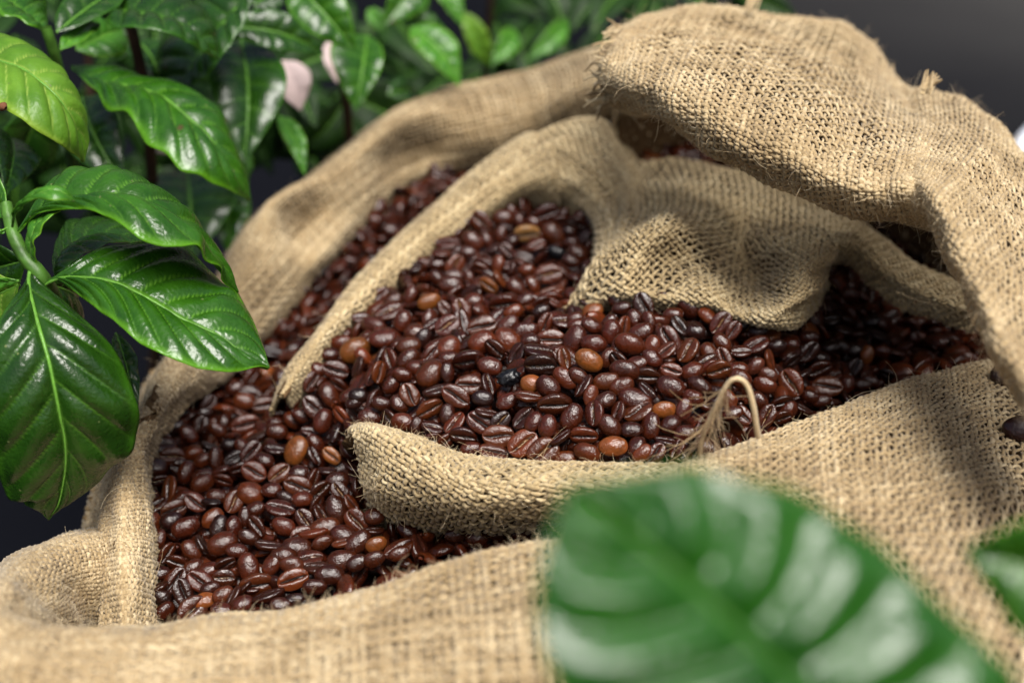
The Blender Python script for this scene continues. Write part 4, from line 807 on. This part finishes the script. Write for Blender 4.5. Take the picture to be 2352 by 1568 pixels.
# top-left plant
pB = empty('coffee_plant', 'coffee plant in the upper left corner with a broad yellow-green leaf at the picture edge', 'plant', 'coffee plants around the sacks')
stem(pB, Z1((300,180,.60),(340,300,.605),(380,450,.62),(430,700,.66),(480,1100,.75)), .0024, .0036)
leaf3(pB, Z1((-260,330,.56),(-80,370,.555),(0,400,.55),(150,450,.545),(300,560,.542),(400,660,.543),(480,790,.548),(530,940,.555),(547,1062,.56)),
      Z1((-260,328,.57),(-90,260,.58),(0,236,.58),(100,250,.58),(210,315,.575),(350,420,.57),(440,500,.567),(520,660,.563),(570,860,.562),(570,960,.561),(547,1062,.56)),
      Z1((-260,334,.56),(-100,600,.535),(0,680,.53),(80,745,.528),(160,795,.528),(270,880,.532),(400,960,.54),(490,1015,.55),(547,1064,.56)),
      G_YEL, nv=8, amp=.0017, arch=.12, n=110, m=18, sweep=.8, rib=.001, label='yellow-green leaf with a small brown spot on its edge')
sp = mesh_np('brown_spot', *join([tube(W(Z1((5,690,.5265),(20,702,.5262),(38,712,.526))), [.0012, .0020, .0009], 8)]), plain('brown_blight', (.12, .045, .02), .8), pB); sp['label'] = 'brown blight spot on the leaf edge'
leaf3(pB, Z1((300,200,.61),(230,140,.61),(150,80,.612),(40,0,.615),(-60,-60,.62)), Z1((296,205,.61),(200,170,.60),(100,120,.60),(0,80,.60),(-60,-40,.62)), Z1((304,196,.61),(310,100,.63),(290,0,.64),(160,-80,.64),(-60,-70,.62)), G_MID, nv=6, amp=.0016, n=60, m=12, label='leaf with a bright shiny midrib in the top left corner')
leafa(pB, Z1((370,215,.63))[0], Z1((830,-60,.68))[0], .34, G_DARK, roll=.7, amp=.002)
leafa(pB, Z1((395,330,.63))[0], Z1((640,160,.67))[0], .24, G_LIGHT, roll=.6)
leafa(pB, Z1((500,330,.69))[0], Z1((800,200,.72))[0], .7, G_LIGHT, roll=.3, label='bright green leaf underside seen through a gap')
leafa(pB, Z1((540,640,.70))[0], Z1((830,1240,.68))[0], .50, G_DARK, roll=-.2, amp=.0022)
leafa(pB, Z1((300,620,.68))[0], Z1((60,1220,.72))[0], .45, G_DARK, roll=.3)
leafa(pB, Z1((60,900,.62))[0], Z1((30,1290,.58))[0], .42, G_DARK, roll=.5, amp=.002)

# big middle plant
pC = empty('coffee_plant', 'coffee plant behind the left leaves, one long wavy leaf reaching towards the sack', 'plant', 'coffee plants around the sacks')
stem(pC, [(300,60,.70),(330,200,.72),(350,420,.78),(360,700,.88),(350,900,.95)], .003, .004, M_WOOD)
leaf3(pC, Z1((470,440,.66),(560,490,.655),(700,540,.648),(900,570,.64),(1080,640,.634),(1200,740,.63),(1350,870,.628),(1450,1000,.63),(1550,1150,.636),(1640,1315,.645)),
      Z1((470,436,.66),(600,450,.668),(850,490,.672),(1040,590,.668),(1180,590,.665),(1350,680,.66),(1480,775,.657),(1490,850,.655),(1530,1010,.652),(1600,1160,.648),(1640,1315,.645)),
      Z1((470,446,.66),(560,540,.65),(640,610,.642),(700,705,.632),(820,755,.622),(910,860,.616),(970,950,.612),(1090,1005,.61),(1190,1105,.61),(1300,1145,.613),(1380,1210,.619),(1510,1255,.628),(1600,1295,.638),(1640,1316,.645)),
      G_MID, nv=9, amp=.0026, arch=.14, n=110, m=18, sweep=.8, rib=.0012, wave=.0012, label='long wavy-edged leaf pointing down right to the sack')
leaf3(pC, Z1((560,10,.66),(760,60,.655),(950,90,.65),(1120,130,.648),(1280,220,.65),(1430,385,.66)),
      Z1((560,0,.66),(800,-60,.68),(1050,-60,.69),(1250,10,.68),(1400,150,.67),(1430,385,.66)),
      Z1((560,20,.66),(700,150,.64),(830,185,.632),(960,195,.63),(1100,225,.632),(1240,275,.64),(1340,350,.65),(1430,387,.66)),
      G_DARK, nv=8, amp=.0026, n=90, m=16, rib=.001, label='shiny dark leaf crossing the top left')
leaf3(pC, Z1((1720,-120,.70),(1560,40,.70),(1430,200,.70),(1300,380,.70),(1200,540,.705),(1120,650,.71)),
      Z1((1720,-110,.70),(1650,20,.695),(1580,190,.69),(1450,390,.688),(1300,540,.695),(1120,652,.71)),
      Z1((1720,-130,.70),(1400,-80,.72),(1180,100,.73),(1040,300,.73),(1050,520,.72),(1120,650,.71)),
      G_DARK, nv=8, amp=.0024, n=90, m=14, rib=.001, label='dark leaf with a lit rolled right edge')
leafa(pC, Z1((1580,260,.76))[0], Z1((1600,1080,.73))[0], .52, G_DARK, roll=.05, amp=.0030, label='upright dark leaf with light bands between its veins')
leafa(pC, Z1((1500,180,.74))[0], Z1((2130,360,.76))[0], .42, G_DARK, roll=.4, amp=.003)
leafa(pC, Z1((1830,760,.80))[0], Z1((2000,1150,.79))[0], .30, G_LIGHT, roll=.3, label='narrow bright leaf drooping above the dark gap')
leafa(pC, (430,390,.80), (440,600,.77), .85, G_DARK, roll=0, amp=.002, label='broad shaded leaf behind the arching leaf')
leafa(pC, (500,400,.82), (530,590,.80), .5, G_MID, roll=.2)
leafa(pC, Z1((1560,900,.82))[0], Z1((1600,1250,.82))[0], .3, G_LIGHT, roll=.6)
leafa(pC, Z1((900,270,.74))[0], Z1((1080,640,.72))[0], .5, G_DARK, roll=.2, amp=.0025)
leafa(pC, Z1((700,380,.76))[0], Z1((900,200,.76))[0], .5, G_DARK, roll=.2)

# top centre plant
pD = empty('coffee_plant', 'coffee plant behind the back rim, its pale reflecting leaves blurred at top centre', 'plant', 'coffee plants around the sacks')
stem(pD, [(770,-20,.85),(790,180,.88),(810,400,.98),(820,600,1.1)], .003, .004, M_WOOD)
leafa(pD, Z2((230,-130,.78))[0], Z2((660,340,.78))[0], .55, G_MID, roll=.1, amp=.003, label='broad leaf with a pale sky sheen at top centre')
leafa(pD, Z2((730,235,.84))[0], Z2((655,735,.82))[0], .80, G_MID, roll=.1, amp=.003, lop=.5, label='heart-shaped leaf with a pale sheen hanging above the rim')
leafa(pD, Z2((1015,180,.90))[0], Z2((1335,570,.90))[0], .52, G_LIGHT, roll=.5, amp=.0015)
leafa(pD, Z2((740,60,.95))[0], Z2((850,215,.95))[0], .6, G_LIGHT, roll=.1)
leafa(pD, Z2((930,130,.95))[0], Z2((1240,190,.96))[0], .5, G_MID, roll=.5)
leafa(pD, Z2((860,620,.92))[0], Z2((1060,620,.95))[0], .5, G_DARK, roll=.5)
leafa(pD, Z2((-20,40,.82))[0], Z2((140,-60,.84))[0], .8, G_DARK, roll=.3)
leafa(pD, Z2((0,60,.80))[0], Z2((20,240,.80))[0], .6, G_MID, roll=.5)
leafa(pD, (960,-60,.95), (880,60,.93), .6, G_MID, roll=.3)
leafa(pD, (1000,-40,1.0), (1060,60,1.0), .5, G_LIGHT, roll=.6)

# far plants along the back
pE = empty('coffee_plant', 'far coffee plant at the top, right of centre, with a yellow-green young leaf', 'plant', 'coffee plants around the sacks')
stem(pE, [(1130,-40,1.1),(1120,100,1.15),(1110,250,1.25),(1100,420,1.4)], .003, .004, M_WOOD)
leafa(pE, Z2((1360,80,1.05))[0], Z2((1530,440,1.08))[0], .35, G_YEL, roll=.2, label='yellow-green young leaf, strongly blurred')
leafa(pE, Z2((1700,200,1.12))[0], Z2((1540,430,1.1))[0], .45, G_LIGHT, roll=.3)
leafa(pE, Z2((2040,130,1.12))[0], Z2((1770,400,1.1))[0], .32, G_LIGHT, roll=.3)
leafa(pE, Z2((1980,260,1.15))[0], Z2((2060,380,1.15))[0], .6, G_DARK, roll=.3)
pF = empty('coffee_plant', 'dark coffee plant deep behind the top edge, filling the gap beside the frayed roll', 'plant', 'coffee plants around the sacks')
stem(pF, [(1450,-40,1.3),(1440,100,1.35),(1430,300,1.5)], .003, .004, M_WOOD)
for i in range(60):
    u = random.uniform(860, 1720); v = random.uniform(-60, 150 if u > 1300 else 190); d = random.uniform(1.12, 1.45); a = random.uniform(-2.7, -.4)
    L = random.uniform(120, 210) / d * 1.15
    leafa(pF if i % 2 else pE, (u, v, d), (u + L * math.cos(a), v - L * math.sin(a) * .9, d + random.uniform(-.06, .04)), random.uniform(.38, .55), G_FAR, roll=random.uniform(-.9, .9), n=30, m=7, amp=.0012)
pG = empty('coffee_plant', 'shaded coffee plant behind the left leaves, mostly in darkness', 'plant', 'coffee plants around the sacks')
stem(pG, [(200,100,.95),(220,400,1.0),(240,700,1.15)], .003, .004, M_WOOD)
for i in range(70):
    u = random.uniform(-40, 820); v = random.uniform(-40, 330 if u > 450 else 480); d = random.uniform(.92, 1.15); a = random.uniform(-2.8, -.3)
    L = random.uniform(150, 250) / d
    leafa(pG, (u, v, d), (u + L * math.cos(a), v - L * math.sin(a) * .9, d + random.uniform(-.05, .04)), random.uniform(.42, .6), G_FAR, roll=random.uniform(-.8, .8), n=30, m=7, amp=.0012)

# foreground plant, far out of focus
pH = empty('coffee_plant', 'nearest coffee plant at the bottom right, one huge blurred leaf with bright bands', 'plant', 'coffee plants around the sacks')
def on_plane(pts, ctr, nv_):
    P0 = W(np.array(ctr, float)); nv_ = nrm(np.array(nv_, float)); out = []
    for u, v, off in pts:
        r = W(np.array([u, v, 1.0])) - CAM; out.append((u, v, float(((P0 - CAM) @ nv_) / (r @ nv_)) + off))
    return out
def flat(pts): return [(p[0], p[1], 0.) for p in pts]
FGC, FGN = (1500, 1330, .185), (.025, -.63, .777)
_t = nrm(W((1740, 1540, .200)) - W((1340, 1170, .230))); FGN = nrm(nrm(np.array(FGN)) + .36 * _t)
leaf3(pH, on_plane(flat(Z8((600,286,.252),(740,380,.240),(860,480,.228),(980,580,.218),(1150,730,.205),(1300,870,.194),(1450,1010,.185),(1620,1180,.176),(1780,1340,.170))), FGC, FGN), on_plane(flat(Z8((596,290,.252),(560,400,.245),(510,560,.232),(490,700,.22),(495,840,.208),(530,1000,.197),(640,1180,.187),(1000,1320,.178),(1500,1400,.171),(1780,1342,.170))), FGC, FGN), on_plane(flat(Z8((604,280,.252),(780,255,.255),(1000,222,.256),(1090,212,.256),(1250,262,.252),(1480,310,.246),(1640,410,.238),(1800,510,.230),(1930,640,.221),(2060,770,.211),(2200,900,.20),(2320,1100,.187),(1780,1340,.170))), FGC, FGN),
      G_NEAR, tri=True, nv=6, amp=.0028, arch=.05, n=120, m=20, rib=.0002, sweep=-.85, flip=1, label='huge blurred leaf with pale reflections between its veins')
stem(pH, [(2009,1745,.160),(2080,1800,.162),(2200,1960,.175)], .0012, .0018)
leafa(pH, Z8((2760,620,.235))[0], Z8((2120,530,.235))[0], .95, G_MID, roll=.3, amp=.0015, label='blurred leaf tip at the right edge')

# loose string loop on the flank and small things
st = np.array(by_arc(W([(1742,1003,.452),(1737,975,.447),(1730,930,.441),(1716,885,.437),(1695,868,.435),(1672,880,.437),(1650,920,.442),(1630,960,.449),(1612,1010,.457),(1606,1050,.463)]), 40))
v, f = tube(st, np.linspace(.0010, .0006, 40), 6)
sg = mesh_np('loose_string', v, f, M_HAIR, None, True, {'tone': ('FLOAT', np.full(len(v), .35))}); tag(sg, 'loop of loose jute string with a frayed tuft standing above the flank', 'string')
parts = []
for i in range(110):
    q = st[random.randrange(18, 36)]; d = nrm(st[39] - st[22] + rng.normal(0, .006, 3)); L = random.uniform(.008, .024); pth = [q]
    for _ in range(6): d = nrm(d + rng.normal(0, .2, 3)); pth.append(pth[-1] + d * L / 6)
    parts.append(tube(pth, np.linspace(.00016, .00008, 7), 3))
V_, F_ = join(parts); h = mesh_np('frayed_tuft', V_, F_, M_HAIR, sg, True, {'tone': ('FLOAT', np.full(len(V_), -.1))}); h['kind'] = 'stuff'
for base, tip, lab in (((2125, 205, .60), (2148, 168, .60), 'tuft of loose jute standing on the back edge of the roll'), ((1722, 20, .70), (1735, -25, .70), 'stub of jute yarn sticking up at the top edge of the roll')):
    A, B = W(base), W(tip); parts = []
    for i in range(26):
        o_ = rng.normal(0, .0012, 3); d = nrm(B - A + rng.normal(0, .0010, 3)); L = np.linalg.norm(B - A) * random.uniform(.6, 1.15); pth = [A + o_]
        for _ in range(5): d = nrm(d + rng.normal(0, .12, 3)); pth.append(pth[-1] + d * L / 5)
        parts.append(tube(pth, np.linspace(.0007, .0003, 6), 4))
    V_, F_ = join(parts); tf = mesh_np('yarn_tuft', V_, F_, M_JUTE, draped, True, {'tone': ('FLOAT', np.full(len(V_), .3))}); tf['label'] = lab
# white tub showing at the right edge
P = []
for a in np.linspace(0, 2 * math.pi, 49)[:-1]:
    P.append([(math.cos(a) * r, math.sin(a) * r, z) for r, z in ((.150, 0), (.165, .30), (.172, .30), (.172, .312), (.160, .312), (.158, .30), (.140, .01), (0, .01))])
P = np.array(P); ctr = W([2900, 410, 1.02]); P = P.reshape(-1, 3); P[:, 2] *= (ctr[2]) / .312; P[:, :2] += ctr[:2]; 
tb = mesh_np('white_tub', P, np.array([[i * 8 + j, ((i + 1) % 48) * 8 + j, ((i + 1) % 48) * 8 + j + 1, i * 8 + j + 1] for i in range(48) for j in range(7)]), M_WHITE); tag(tb, 'white plastic tub rim showing behind the roll at the right edge', 'tub')
# pale petals between the leaves
def petal(base, tip, wid, lab):
    o = leafa(None, base, tip, wid, M_PETAL, roll=.1, n=24, m=7, amp=.0004, name='pale_petal', ribvis=False); tag(o, lab, 'petal', 'pale petals among the leaves')
petal((648, 140, .84), (690, 255, .84), .72, 'larger pale pink petal in the gap right of the upright leaf')
petal((755, 95, .90), (775, 192, .90), .45, 'narrow pale pink petal hanging below the top centre leaf')
petal(Z1((1000,950,.76))[0], Z1((1110,1010,.76))[0], .5, 'small pale petal peeping under the long wavy leaf')
